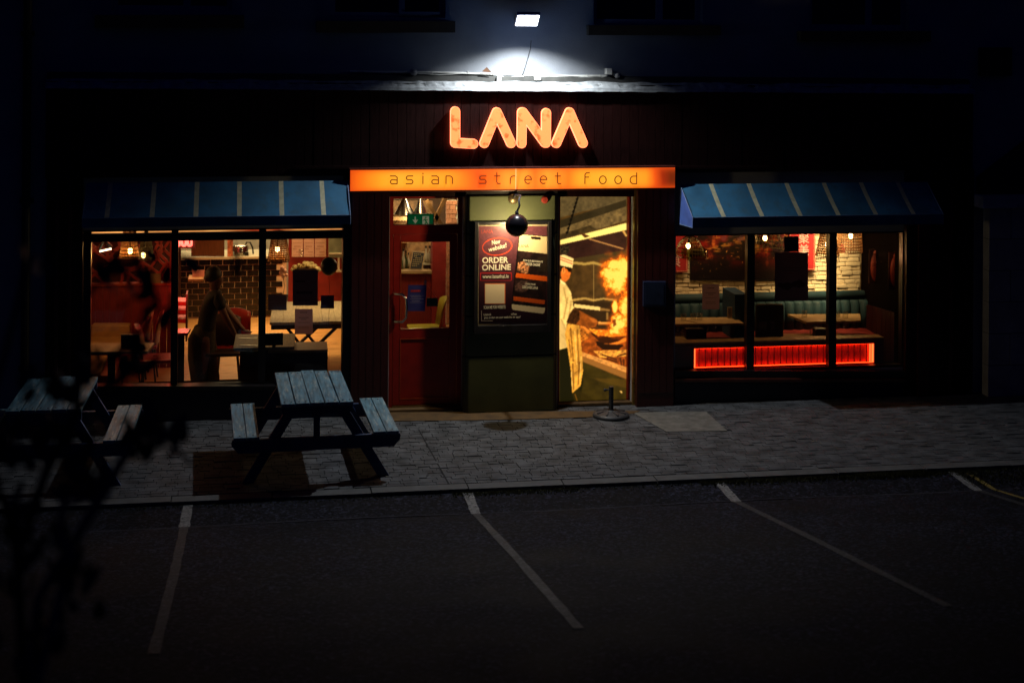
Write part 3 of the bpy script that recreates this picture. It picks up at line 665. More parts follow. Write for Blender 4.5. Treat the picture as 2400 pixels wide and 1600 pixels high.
# wok, ladle
cv.poly(z3((350,985),(578,1010),(572,1030),(480,1040),(400,1030)), (244, 158, 56), tex=.6, ts=4, seed=3)
cv.poly(z3((362,1008),(400,1024),(480,1036),(574,1028),(530,1062),(470,1076),(420,1066)), (66, 34, 12), k=1)
cv.poly(z3((408,945),(488,948),(488,964),(408,966)), (226, 170, 96), k=1); cv.line(*z3((408,963),(486,964)), 2, (120, 72, 30), k=1)
cv.line(*z3((487,925),(487,995)), 2.5, (236, 176, 96), k=1); cv.line(*z3((487,925),(502,918)), 2.5, (236, 176, 96), k=1)
# flames: turbulent tongues, hotter in the middle
def flame(cx, cy, rx, ry, seed, lean=0):
    xx = (X-(1240+cx/2.53)-lean*(Y_-(380+cy/2.53)))/(rx/2.53); yy = (Y_-(380+cy/2.53))/(ry/2.53)
    r_ = np.sqrt(xx**2+yy**2); q = 1-r_+1.7*(vnoise(X, Y_*.8, 17, seed, 5)-.5)+.5*(vnoise(X, Y_, 6, seed+9, 3)-.5)
    return q
fq = np.maximum.reduce([flame(535, 665, 95, 95, 21), flame(565, 620, 90, 60, 27), flame(500, 620, 55, 40, 22), flame(520, 720, 40, 60, 23), flame(560, 860, 42, 110, 24, -.05), flame(545, 960, 65, 75, 25), flame(510, 1005, 90, 32, 26), flame(508, 850, 16, 60, 28)])
fq = np.minimum(fq, (1475-X)/2)
gm = cv.blur(np.clip(fq*2.2+1.0, 0, 1), 6); cv.put(gm, (235, 120, 30), .45)
cv.put(np.clip((fq-.02)*6, 0, 1), (236, 128, 34), .95); cv.put(np.clip((fq-.16)*5, 0, 1), (253, 176, 70), .95); cv.put(np.clip((fq-.32)*4, 0, 1), (255, 232, 140), .9)
cv.poly(z3((495,935),(512,930),(516,965),(498,975)), (110, 50, 16), a=.8)
cv.poly(z3((533,1355),(550,1357),(553,1372),(544,1366)), (230, 200, 140), k=1)
cv.c *= (1+.06*(vnoise(X, Y_, 2.5, 31, 2)-.5)[..., None]); cv.c = np.clip(cv.c*np.array([1.06, .95, .76]), 0, 1)**1.22*1.10
CP = paint_mesh('chef_print', cv.c, 1311, 1470, 460, 945, Yw+.02, vcolmat('backlit_film', emit=1.12, rough=.35))
tag(CP, 'tall backlit picture of a chef in white jacket tossing a flaming wok', 'picture window')
text_dummy = None

# ------------------------------------------------------------------ poster case on the green pier
Yc = Yp-.075
PC = thing('poster_case', 'black framed poster case with an order-online poster under a ball lamp', 'poster', ctr(1112, 1292, 520, 781, Yc))
fr = MB(); a = WP(1112, 650, Yc).x; b = WP(1292, 650, Yc).x; zt_ = WP(1200, 520, Yc).z; zb_ = WP(1200, 781, Yc).z; ia = WP(1121, 650, Yc).x; ib = WP(1284, 650, Yc).x; it = WP(1200, 527, Yc).z; ibt = WP(1200, 762, Yc).z
fr.box(a, ia, Yc, Yp, zb_, zt_); fr.box(ib, b, Yc, Yp, zb_, zt_); fr.box(ia, ib, Yc+.001, Yp, it, zt_); fr.box(ia, ib, Yc+.001, Yp, zb_, ibt)
obj('frame', fr, m_black, PC, bevel=.003)
mb = MB(); mb.box(ia, ib, Yp-.02, Yp-.001, ibt, it); obj('backing', mb, mat('case_backing', (.42, .36, .22), .7), PC)
Yo = Yp-.024
pc = Canvas(1122.5, 1282, 530, 757.5, 1.0, (52, 24, 34))
def zp(*p): return [(1100+a/4.355, 440+b/4.355) for a, b in p]
X, Y_ = pc.X, pc.Y
g = (Y_-530)/228; g = g[..., None]
pc.c = (1-g)*np.array([112, 62, 74])/255+g*np.array([30, 12, 22])/255; pc.c *= (1+.35*(vnoise(X, Y_, 4, 3)-.5))[..., None]
# loop around the handwritten line
for rx, ry in ((150, 88), (146, 84)):
    for k in range(40):
        a0 = 2*math.pi*k/40; a1 = 2*math.pi*(k+1)/40; f = lambda t: (283+rx*math.cos(t)+.15*ry*math.sin(t), 600+ry*math.sin(t)-.12*rx*math.cos(t))
        pc.line(*zp(f(a0), f(a1)), 1.5, (205, 70, 48), k=0)
for p, q in (((113, 868), (427, 868)), ((113, 944), (427, 944)), ((113, 868), (113, 944)), ((427, 868), (427, 944))): pc.line(*zp(p, q), 1.5, (190, 40, 45), k=0)
pc.poly(zp((155,972),(366,972),(366,1184),(155,1184)), (232, 120, 66), k=1); pc.poly(zp((163,980),(358,980),(358,1176),(163,1176)), (240, 222, 190), k=0)
pc.poly(zp((505,468),(805,494),(772,1262),(750,1282),(440,1240),(424,1215)), (16, 8, 10), k=0)
pc.poly(zp((512,476),(802,502),(800,676),(495,642)), (235, 214, 170), k=0)
pc.poly(zp((497,642),(800,676),(766,1238),(430,1190)), (34, 22, 22), tex=.9, ts=9)
pc.poly(zp((495,760),(560,750),(610,800),(600,870),(560,880),(485,840)), (178, 120, 84), tex=1.0, ts=3, seed=8)
pc.poly(zp((460,1000),(530,940),(590,950),(600,1040),(540,1060),(462,1050)), (86, 62, 58), tex=.8, ts=3, seed=11)
pc.poly(zp((700,700),(800,700),(795,860),(690,850)), (52, 44, 34), a=.6, k=3)
pc.poly(zp((474,868),(797,905),(793,955),(470,914)), (232, 96, 24), k=0); pc.poly(zp((450,1106),(770,1146),(767,1188),(446,1148)), (206, 84, 24), k=0)
pc.poly(zp((430,1186),(772,1224),(766,1268),(748,1282),(448,1244),(430,1224)), (226, 210, 176), k=0)
pc.poly(zp((628,496),(722,504),(728,518),(722,532),(632,524),(626,510)), (30, 18, 12), k=0)
pc.line(*zp((124,1250),(124,1355)), .8, (200, 190, 180), k=0); pc.line(*zp((124,1355),(240,1355)), .8, (200, 190, 180), k=0)
PS = paint_mesh('poster', pc.c, 1122.5, 1282, 530, 757.5, Yo, vcolmat('poster_paper', rough=.35), PC)
mw = mat('print_white', (.78, .74, .62), .6, var=.03); mr = mat('print_red', (.42, .06, .05), .6, var=.03); mdk = mat('print_dark', (.16, .12, .08), .6, var=.03); mor = mat('print_orange', (.6, .2, .08), .6)
def pt(s, zx, zy, size_px, w_px, m, **k):
    px, py = zp((zx, zy))[0]; me_w = w_px/4.355/213.
    return text('lettering', s, px, py, Yo-.003, size_px/4.355/213*1.35, m, PS, fitw=me_w, **k)
pt('LANA', 180, 450, 42, 125, mr); pt('New', 268, 556, 48, 92, mw, rot=.16, shear=.2, bold=.001); pt('website!', 286, 612, 48, 195, mw, rot=.24, shear=.2, bold=.001)
pt('ORDER', 262, 742, 62, 275, mw, bold=.0022); pt('ONLINE', 276, 815, 62, 305, mw, bold=.0022)
pt('www.lanathai.ie', 269, 906, 40, 275, mw, bold=.0006); pt('SCAN ME FOR WEBSITE', 258, 1220, 34, 230, mw, bold=.0008)
pt('Unlock', 184, 1294, 24, 80, mw, bold=.0004); pt('when', 455, 1288, 24, 62, mw, bold=.0004); pt('you order on our website or app!', 337, 1322, 24, 385, mw, bold=.0004)
pt('LANA', 556, 597, 36, 105, mdk); pt('VIEW OUR RESTAURANTS', 650, 750, 20, 212, mw, rot=-.1, bold=.0004); pt('ORDER ONLINE', 648, 785, 28, 158, mw, rot=-.1, bold=.0006)
pt('LEARN MORE', 622, 985, 20, 112, mw, rot=-.1); pt('DISCOVER LANA', 620, 1020, 28, 164, mw, rot=-.1, bold=.0006)
mb = MB(); mb.box(ia, ib, Yc+.006, Yc+.010, ibt, it); obj('pane', mb, m_glass, PC)
# ball lamp
Yb = Yp-.42; bc = WP(1211, 528, Yb); br = 26.5*(17.0/3600)
BL = thing('ball_lamp', 'black globe wall lamp on a gooseneck arm above the poster', 'wall lamp', WP(1205, 466, Yp))
mb = MB(); prof = []
for i in range(0, 22):
    a = math.pi*i/22*.60; prof.append((max(1e-4, br*math.sin(a)), br*math.cos(a)))
prof += [(p[0]*.96, p[1]*.96) for p in reversed(prof)]
mb.lathe(bc, prof, 32, axis=(0, -.96, .28)); obj('shade', mb, mat('lamp_enamel', (.012, .010, .014), .28, var=.1), BL, smooth=True)
mb = MB(); w0 = WP(1203, 466, Yp); top = bc+Vector((0, 0, br))
mb.tube([w0, w0+Vector((.01, -.08, .05)), w0+Vector((.03, -.30, .07)), Vector((bc.x+.025, Yb+.02, w0.z+.03)), Vector((bc.x+.03, Yb, w0.z-.03)), top+Vector((.012, 0, .05)), top-Vector((0, 0, .01))], .011, 10)
mb.lathe(top, [(.02, -.012), (.022, .02), (.012, .035)], 14); obj('arm', mb, m_iron, BL, smooth=True)
mb = MB(); mb.lathe(w0, [(.001, .012), (.055, .01), (.06, 0)], 20, axis=(0, -1, 0)); obj('wall_plate', mb, mat('antique_brass', (.20, .15, .08), .4, metal=.8), BL, smooth=True)
hb = bc+Vector((0, .035, -.02)); mb = MB(); mb.sphere(hb, .03, 12); obj('bulb', mb, mat('bulb_warm', (.8, .6, .3), .4, emit=(1, .72, .32), es=9), BL, smooth=True)
point('poster_bulb', hb+Vector((0, .022, -.03)), 36, (1, .74, .36), .025)

# ------------------------------------------------------------------ signs
def capsule(mb, a, b, r, y0, y1, n=12):
    a = Vector(a); b = Vector(b); d = (b-a).normalized(); ang = math.atan2(d.y, d.x); pts = []
    for k in range(n+1): t = ang-math.pi/2+math.pi*k/n; pts.append((b.x+r*math.cos(t), b.y+r*math.sin(t)))
    for k in range(n+1): t = ang+math.pi/2+math.pi*k/n; pts.append((a.x+r*math.cos(t), a.y+r*math.sin(t)))
    mb.prism(pts, y0, y1)
YL = -.235
LS = thing('letter_sign', 'large glowing orange channel letters spelling LANA on the fascia', 'sign', ctr(1052, 1378, 250, 348, YL))
m_let = emat('letter_acrylic', (1.0, .12, .02), (1.0, .44, .13), 1.0, scale=12, lo=.34, hi=.47)
m_rim = mat('letter_rim', (.5, .1, .03), .3, emit=(1, .19, .09), es=4.5)
def zl_(x, y): p = WP(880+x/3.459, y/3.459, YL); return (p.x, p.z)
R = 38/3.459*(17.2/3600)
for strokes in ([((648,905),(648,1160)), ((648,1160),(795,1168))], [((985,912),(884,1162)), ((985,912),(1100,1162))], [((1190,912),(1186,1164)), ((1196,912),(1378,1160)), ((1386,918),(1384,1160))], [((1575,912),(1468,1162)), ((1575,912),(1684,1162))]):
    mb = MB(); mr_ = MB()
    for k, (p, q) in enumerate(strokes):
        P = zl_(*p); Q = zl_(*q)
        capsule(mb, P, Q, R*.93, YL-.0012*k, YL+.03); capsule(mr_, P, Q, R*1.02, YL+.004-.0007*k, YL+.05)
    le = obj('letter', mb, m_let, LS); obj('rim', mr_, m_rim, LS)
# box sign
YS = -.25
SS = thing('box_sign', 'long orange backlit box sign reading asian street food above the entrance', 'sign', ctr(821, 1582, 397, 444, YS))
cs = mat('sign_casing', (.06, .012, .008), .4)
a = WP(821, 420, YS).x; b = WP(1582, 420, YS).x; z1_ = WP(1200, 396, YS).z; z0_ = WP(1200, 444, YS).z
mb = MB(); mb.box(a-.012, b+.012, YS+.004, -.163, z0_-.02, z1_+.02); obj('casing', mb, cs, SS, bevel=.004)
xm = WP(1209, 420, YS).x
# the panel: tubes behind it, brighter near tubes, dark at the joints between them
def signmat():
    m = bpy.data.materials.new('sign_acrylic'); m.use_nodes = True; nt = m.node_tree; N = nt.nodes; L = nt.links
    bs = N['Principled BSDF']; bs.inputs['Base Color'].default_value = (.5, .12, .02, 1); bs.inputs['Roughness'].default_value = .35
    g = N.new('ShaderNodeNewGeometry'); sx = N.new('ShaderNodeSeparateXYZ'); L.new(g.outputs['Position'], sx.inputs[0])
    mr_ = N.new('ShaderNodeMapRange'); mr_.inputs['From Min'].default_value = a; mr_.inputs['From Max'].default_value = b; L.new(sx.outputs['X'], mr_.inputs['Value'])
    ns = N.new('ShaderNodeTexNoise'); ns.inputs['Scale'].default_value = 3; L.new(g.outputs['Position'], ns.inputs['Vector'])
    ad = N.new('ShaderNodeMath'); ad.operation = 'MULTIPLY_ADD'; L.new(ns.outputs['Fac'], ad.inputs[0]); ad.inputs[1].default_value = .03; L.new(mr_.outputs[0], ad.inputs[2])
    cr = N.new('ShaderNodeValToRGB'); L.new(ad.outputs[0], cr.inputs['Fac']); e = cr.color_ramp.elements
    S = [(0, (200, 48, 6)), (.03, (250, 110, 14)), (.09, (255, 160, 32)), (.14, (255, 172, 44)), (.30, (255, 156, 34)), (.36, (240, 96, 14)), (.385, (196, 52, 6)), (.43, (236, 88, 14)), (.47, (252, 140, 40)), (.53, (255, 146, 40)), (.56, (236, 96, 18)), (.60, (255, 150, 40)), (.66, (244, 110, 16)), (.70, (255, 160, 34)), (.80, (255, 176, 44)), (.905, (255, 150, 30)), (.935, (226, 74, 12)), (.96, (140, 16, 2)), (1, (88, 8, 1))]
    while len(e) > 1: e.remove(e[-1])
    e[0].position = 0; e[0].color = (*lin(S[0][1]), 1)
    for p_, c_ in S[1:]: q = e.new(p_+.015 if p_ < .98 else 1); q.color = (*lin(c_), 1)
    zr = N.new('ShaderNodeMapRange'); zr.inputs['From Min'].default_value = z0_; zr.inputs['From Max'].default_value = z1_; zr.inputs['To Min'].default_value = -1; L.new(sx.outputs['Z'], zr.inputs['Value'])
    za = N.new('ShaderNodeMath'); za.operation = 'ABSOLUTE'; L.new(zr.outputs[0], za.inputs[0]); zp_ = N.new('ShaderNodeMath'); zp_.operation = 'POWER'; zp_.inputs[1].default_value = 3; L.new(za.outputs[0], zp_.inputs[0])
    zm = N.new('ShaderNodeMath'); zm.operation = 'MULTIPLY'; zm.inputs[1].default_value = .75; L.new(zp_.outputs[0], zm.inputs[0])
    mx = N.new('ShaderNodeMix'); mx.data_type = 'RGBA'; L.new(zm.outputs[0], mx.inputs['Factor']); L.new(cr.outputs['Color'], mx.inputs['A']); mx.inputs['B'].default_value = (*lin((214, 62, 8)), 1)
    L.new(mx.outputs['Result'], bs.inputs['Emission Color']); bs.inputs['Emission Strength'].default_value = 1.1
    return m
m_sg = signmat()
for (xa, xb) in ((a, xm-.002), (xm+.002, b)):
    mb = MB(); mb.box(xa, xb, YS, YS+.01, z0_, z1_); obj('panel', mb, m_sg, SS)
mb = MB(); mb.box(xm-.002, xm+.002, YS-.002, YS+.01, z0_, z1_); obj('panel_seam', mb, mat('seam_light', (.8, .5, .3), .4, emit=(1, .62, .3), es=1.1), SS)
m_txt = mat('sign_text_brown', (.10, .016, .004), .5, emit=lin((110, 40, 8)), es=.8)
def ribbon(mb, pts, w, y0, y1):
    for k, (p, q) in enumerate(zip(pts[:-1], pts[1:])):
        p = Vector(p); q = Vector(q); d = q-p
        if d.length < 1e-6: continue
        n_ = Vector((-d.y, d.x)).normalized()*w/2; e_ = d.normalized()*w*.25
        mb.prism([tuple(p-e_+n_), tuple(q+e_+n_), tuple(q+e_-n_), tuple(p-e_-n_)], y0-.0001*(k % 5), y1)
def arc(cx, cy, rx, ry, a0, a1, n=14): return [(cx+rx*math.cos(math.radians(a0+(a1-a0)*k/n)), cy+ry*math.sin(math.radians(a0+(a1-a0)*k/n))) for k in range(n+1)]
def glyph(c):   # unit x-height = 1, width about 1
    if c == 'a': return [[(0, .98), (.7, .98), (.95, .8), (.95, 0)], [(.95, .45)]+arc(.35, .25, .32, .27, 70, 290)+[(.95, .0)]]
    if c == 's': return [[(.95, .98), (.3, .98)]+arc(.3, .74, .25, .24, 90, 270, 8)+[(.7, .5)]+arc(.7, .25, .25, .25, 90, -90, 8)+[(0, 0)]]
    if c == 'i': return [[(.45, 0), (.45, .98)], [(.45, 1.22), (.45, 1.34)]]
    if c == 'n': return [[(.05, 0), (.05, .98)], [(.05, .98), (.5, .98)]+arc(.5, .6, .45, .38, 90, 0, 8)+[(.95, 0)]]
    if c == 't': return [[(.35, 1.42), (.35, .2), (.5, 0), (.85, 0)], [(.0, .98), (.8, .98)]]
    if c == 'r': return [[(.15, 0), (.15, .55)]+arc(.6, .55, .45, .43, 180, 90, 8)+[(.8, .98)]]
    if c == 'e': return [[(.02, .52), (.96, .52)]+arc(.49, .5, .47, .49, 3, 300, 20)]
    if c == 'f': return [[(.2, 0), (.2, 1.1)]+arc(.5, 1.1, .3, .3, 180, 90, 6)+[(.85, 1.42)], [(.2, .85), (.75, .85)]]
    if c == 'o': return [arc(.5, .5, .48, .5, 0, 360, 24)]
    if c == 'd': return [[(.95, 1.42), (.95, 0)], [(.95, .98), (.5, .98)]+arc(.5, .49, .48, .49, 90, 270, 12)+[(.95, 0)]]
for i, (c, px) in enumerate(zip('asianstreetfood', (923, 960, 992, 1020, 1053, 1132, 1167, 1202, 1238, 1274, 1309, 1376, 1413, 1449, 1485))):
    o_ = WP(px-8.5, 431, YS-.004); s = 18.5*17.2/3600; mb = MB()
    wx = 17*17.2/3600
    for st in glyph(c): ribbon(mb, [(o_.x+q[0]*wx, o_.z+q[1]*s) for q in st], .0105, YS-.006, YS-.001)
    obj('letter', mb, m_txt, SS)

# ------------------------------------------------------------------ awnings
def awning(label, tl, tr, fl, fr_, yt, yf, yv, stripes_x, wpx):
    Yf = -.52; Yt = -.20
    T0 = WP(tl, yt, Yt); T1 = WP(tr, yt, Yt); F0 = WP(fl, yf, Yf); F1 = WP(fr_, yf, Yf); V0 = WP(fl, yv, Yf)
    zt0 = (T0.z+T1.z)/2; zf = (F0.z+F1.z)/2; zv = V0.z
    A = thing('awning', label, 'awning', ((F0.x+F1.x)/2, Yt, zt0), 'blue striped awnings over the shop windows')
    xs = [(T0.x, F0.x)]
    for sx in stripes_x:
        f = (WP(sx, yf, Yf).x-F0.x)/(F1.x-F0.x); w = wpx/(fr_-fl)/2
        xs += [(T0.x+(T1.x-T0.x)*(f-w), F0.x+(F1.x-F0.x)*(f-w)), (T0.x+(T1.x-T0.x)*(f+w), F0.x+(F1.x-F0.x)*(f+w))]
    xs.append((T1.x, F1.x)); sag = .012
    for i in range(len(xs)-1):
        (ta, fa), (tb, fb) = xs[i], xs[i+1]; mb = MB(); n = 6; rows_ = []
        for k in range(n+1):
            t = k/n; y = Yt+(Yf-Yt)*t; z = zt0+(zf-zt0)*t-sag*math.sin(math.pi*t)
            rows_.append([(ta+(fa-ta)*t, y, z), (tb+(fb-tb)*t, y, z)])
        for k in range(n):
            p = rows_[k]; q = rows_[k+1]; dn = [(x, y, z-.006) for x, y, z in (*p, *q)]
            mb.add([p[0], p[1], q[1], q[0], dn[0], dn[1], dn[3], dn[2]], [(0, 1, 2, 3), (7, 6, 5, 4)])
        obj('stripe' if i % 2 else 'canvas_panel', mb, m_cream if i % 2 else m_blue, A)
    mb = MB(); mb.box(F0.x, F1.x, Yf-.003, Yf+.004, zv, zf-.002); obj('valance', mb, m_blue, A)
    for (xt, xf) in ((T0.x, F0.x), (T1.x, F1.x)):
        mb = MB(); d = .004 if xt == T0.x else -.004
        mb.add([(xt, Yt, zt0), (xf, Yf, zf), (xf, Yf, zv), (xt, Yt, zv), (xt+d, Yt, zt0-.004), (xf+d, Yf+.004, zf-.004), (xf+d, Yf+.004, zv), (xt+d, Yt, zv)], [(0, 1, 2, 3), (4, 7, 6, 5)]); obj('side_panel', mb, mat('awning_side', (.035, .08, .30), .7), A)
    mb = MB(); mb.tube([(F0.x, Yf, zf), (F1.x, Yf, zf)], .006, 6); mb.tube([(T0.x, Yt, zt0), (F0.x, Yf, zf), (F0.x, Yf, zv), (T0.x, Yt, zv)], .006, 6); mb.tube([(T1.x, Yt, zt0), (F1.x, Yf, zf), (F1.x, Yf, zv), (T1.x, Yt, zv)], .006, 6)
    obj('frame', mb, mat('awning_piping', (.10, .16, .28), .5), A)
awning('blue awning with cream stripes over the left shop window', 204, 814, 193, 821, 426, 508, 534, [248+2, 354+2, 457+2, 559+2, 661, 759], 11)
awning('blue awning with cream stripes over the right shop window, ending in a lit side flap', 1594, 2172, 1624, 2211, 429, 506, 534, [1697, 1787, 1877, 1966, 2054, 2142], 10)

# ------------------------------------------------------------------ floodlight, cables and fittings over the fascia
FL = thing('floodlight', 'white-hot rectangular floodlight on the wall above the lettered sign', 'floodlight', WP(1240, 60, -.02))
n_ = Vector((0, -.62, -.78)).normalized(); u_ = Vector((1, 0, 0)); v_ = n_.cross(u_).normalized(); v_ = v_ if v_.z > 0 else -v_
c_ = LP+Vector((0, .05, .04)); hw, hh, hd_ = .118, .088, .03
def bx(mb, c, u, v, n, a, b, d): mb.hexa([c-u*a-v*b, c+u*a-v*b, c+u*a+v*b, c-u*a+v*b, c-u*a-v*b-n*d, c+u*a-v*b-n*d, c+u*a+v*b-n*d, c-u*a+v*b-n*d])
mb = MB(); bx(mb, c_-n_*.004, u_, v_, n_, hw+.014, hh+.014, .045); obj('housing', mb, mat('flood_housing', (.5, .5, .5), .5), FL, bevel=.005)
mb = MB(); bx(mb, c_, u_, v_, n_, hw, hh, .004); obj('lens', mb, mat('flood_lens', (.8, .8, .8), .4, var=.02, emit=(.93, .97, 1), es=14), FL)
mb = MB(); mb.box(c_.x-.06, c_.x+.06, -.02, -.001, c_.z-.06, c_.z+.06); mb.beam((c_.x-.05, -.02, c_.z), (c_.x-.05, c_.y+.05, c_.z+.02), .02, .006); mb.beam((c_.x+.05, -.02, c_.z), (c_.x+.05, c_.y+.05, c_.z+.02), .02, .006); obj('bracket', mb, m_pipe, FL)
def zc_(x, y, Y): return WP(880+x/3.459, y/3.459, Y)
mb = MB(); mb.tube([zc_(x, y, -.012) for x, y in ((1262, 330), (1255, 400), (1235, 470), (1215, 540), (1195, 600), (1165, 640), (1158, 670), (1180, 685))], .0045, 6); obj('cable', mb, mat('cable_black', (.06, .06, .055), .6), FL)
PI_ = thing('conduit', 'thin painted conduit run with sagging cable along the top of the cornice', 'conduit', zc_(1000, 590, -.03))
mb = MB(); mb.tube([WP(880-60, 168, -.02), zc_(40, 586, -.02), zc_(320, 586, -.02), zc_(700, 594, -.02), zc_(960, 604, -.02)], .013, 8)
mb.tube([zc_(1345, 620, -.02), zc_(1600, 618, -.02), zc_(1870, 618, -.02)], .013, 8); obj('pipe', mb, m_pipe, PI_)
mb = MB(); mb.tube([zc_(*q, -.045) for q in ((330, 596), (520, 608), (700, 598), (960, 600), (1050, 628), (1190, 618), (1290, 612))], .0045, 6)
mb.tube([zc_(*q, -.045) for q in ((1345, 622), (1500, 640), (1680, 625), (1820, 632), (1875, 618))], .0045, 6); mb.tube([zc_(*q, -.05) for q in ((1160, 640), (1200, 620), (1220, 650), (1190, 680), (1160, 668), (1160, 640))], .004, 6); obj('sagging_cable', mb, m_pipe, PI_)
for x in (60, 460, 750, 1450, 1715, 1820): mb = MB(); q = zc_(x, 590 if x < 1000 else 618, -.02); mb.box(q.x-.008, q.x+.008, -.035, -.001, q.z-.014, q.z+.014); obj('clip', mb, m_pipe, PI_)
for lab, x, y, r in (('small round camera at the left end of the lit conduit', 312, 588, .036), ('small round camera at the right end of the lit conduit', 1958, 615, .034)):
    t = thing('dome_camera', lab, 'camera', zc_(x, y, -.03)); mb = MB(); mb.sphere(zc_(x, y, -.06), r, 16); obj('dome', mb, mat('camera_shell', (.3, .3, .3), .35), t, smooth=True); mb = MB(); q = zc_(x, y, -.05); mb.lathe((q.x, q.y, q.z), [(r*1.1, .05), (r*1.1, .0), (r*.6, -.005)], 16, axis=(0, 1, 0)); obj('base', mb, m_pipe, t)
for lab, x0_, x1_, y0_, y1_ in (('white junction box beside the looped cable', 1290, 1343, 612, 652), ('grey junction box at the right end of the conduit', 1872, 1920, 556, 606), ('small grey junction box left of the looped cable', 985, 1020, 618, 668)):
    mb = MB(); slab(mb, 880+x0_/3.459, 880+x1_/3.459, y0_/3.459, y1_/3.459, -.10, -.001); o_ = obj('junction_box', mb, m_pipe, bevel=.004); tag(o_, lab, 'junction box')
mb = MB(); a = zc_(862, 582, -.10); b = zc_(945, 592, -.10); c = zc_(903, 545, -.10); mb.prism([(a.x, a.z), (b.x, b.z), (c.x, c.z)], -.104, -.096); tag(obj('broken_bracket', mb, m_rust), 'small rusty triangular bracket standing on the cornice', 'bracket')
# menu box on the right pier
t = thing('menu_box', 'small blue menu box fixed to the right pier', 'menu box', ctr(1510, 1559, 661, 718, -.19))
mb = MB(); slab(mb, 1508, 1561, 660, 719, -.19, -.147); obj('case', mb, mat('menu_blue', (.006, .012, .04), .5), t, bevel=.004)
mb = MB(); slab(mb, 1513, 1556, 666, 714, -.193, -.1905); obj('menu_sheet', mb, mat('menu_sheet', (.005, .012, .035), .5), t)

# ------------------------------------------------------------------ picnic tables
def picnic(label, cx, cy, rot, gap=0):
    T = thing('picnic_table', label, 'picnic table', (0, 0, 0), 'blue painted picnic tables on the paving')
    L = 1.32
    for i in range(5):
        x = -.345+i*.139; mb = MB(); o = random.uniform(-.02, .02) if i != 2 else .05; dz = random.uniform(-.003, .004); tw = random.uniform(-.006, .006)
        mb.hexa([(x+.003,-L/2+random.uniform(0,.012),.715+dz),(x+.131,-L/2,.715+dz),(x+.131,-L/2,.75+dz),(x+.003,-L/2,.75+dz),(x+.003+tw,L/2+o,.715+dz),(x+.131+tw,L/2+o,.715+dz),(x+.131+tw,L/2+o,.75+dz),(x+.003+tw,L/2+o,.75+dz)])
        obj('tabletop_plank', mb, m_wood, T, bevel=.004)
    for s in (-1, 1):
        for k in range(2):
            x = s*(.60+k*.125)-.06; mb = MB(); o = random.uniform(-.01, .02)
            mb.hexa([(x,-L/2,.415),(x+.117,-L/2,.415),(x+.117,-L/2,.45),(x,-L/2,.45),(x,L/2+o,.415),(x+.117,L/2+o,.415),(x+.117,L/2+o,.45),(x,L/2+o,.45)])
            obj('seat_plank', mb, m_wood, T, bevel=.004)
    for e in (-1, 1):
        y = e*(L/2-.06)
        mb = MB(); mb.prism([(-.80, .415), (.80, .415), (.80, .36), (.74, .29), (-.74, .29), (-.80, .36)], y-.02, y+.02); obj('seat_bearer', mb, m_woodside, T)
        mb = MB(); mb.box(-.34, .34, y-.02, y+.02, .64, .714); obj('top_bearer', mb, m_woodside, T)
        for s in (-1, 1):
            mb = MB(); yy = y-e*.042; mb.prism([(s*.16, .714), (s*.27, .714), (s*.70, .0), (s*.59, .0)], yy-.02, yy+.02); obj('leg', mb, m_woodside, T)
    mb = MB(); mb.box(-.045, .045, -L/2+.10, L/2-.10, .60, .64); mb.box(-.03, .03, -L/2+.065, -L/2+.10, .30, .64); mb.box(-.03, .03, L/2-.10, L/2-.065, .30, .64)
    obj('centre_brace', mb, m_woodside, T)
    bm_ = MB(); bm_.lathe((0, 0, 0), [(.008, 0), (.008, .004), (.001, .005)], 8); bd = bm_.data('bolt', m_iron)
    for e in (-1, 1):
        for x in [-.345+i*.139+k for i in range(5) for k in (.035, .100)]: inst('bolt', bd, (x, e*(L/2-.06), .7525), T)
        for x in [s_*(.60+k*.125) for s_ in (-1, 1) for k in range(2)]: inst('bolt', bd, (x, e*(L/2-.06), .4505), T)
    T.location = (cx, cy, .003); T.rotation_euler = (0, 0, rot); return T
picnic('blue picnic table with worn lit planks in front of the left window', .632, -1.83, .035)
picnic('dim blue picnic table at the far left, half hidden by the dark shrub', -1.86, -1.76, -.02)
# parasol base
ub = GP(1432, 976); UB = thing('parasol_base', 'black cast parasol foot with an empty pole socket on the paving', 'parasol base', (ub.x, ub.y, 0))
rb = .205; mb = MB(); prof = [(rb*.98, .0), (rb, .012), (rb*.98, .03), (rb*.8, .045), (rb*.5, .058), (rb*.2, .07), (.035, .075)]
mb.lathe((ub.x, ub.y, .002), prof, 36); obj('foot', mb, m_iron, UB, smooth=True)
mb = MB()
for k in range(8):
    a = k*math.pi/4; mb.beam((ub.x+.05*math.cos(a), ub.y+.05*math.sin(a), .066), (ub.x+.17*math.cos(a+.25), ub.y+.17*math.sin(a+.25), .05), .02, .018)
obj('relief_rib', mb, m_iron, UB, bevel=.003)
mb = MB(); mb.tube([(ub.x, ub.y, .06), (ub.x, ub.y, .335)], .027, 16); obj('pole_socket', mb, m_iron, UB)
mb = MB(); mb.tube([(ub.x-.02, ub.y, .30), (ub.x-.065, ub.y, .30)], .01, 8); mb.sphere((ub.x-.07, ub.y, .30), .018, 10); obj('clamp_knob', mb, m_iron, UB)

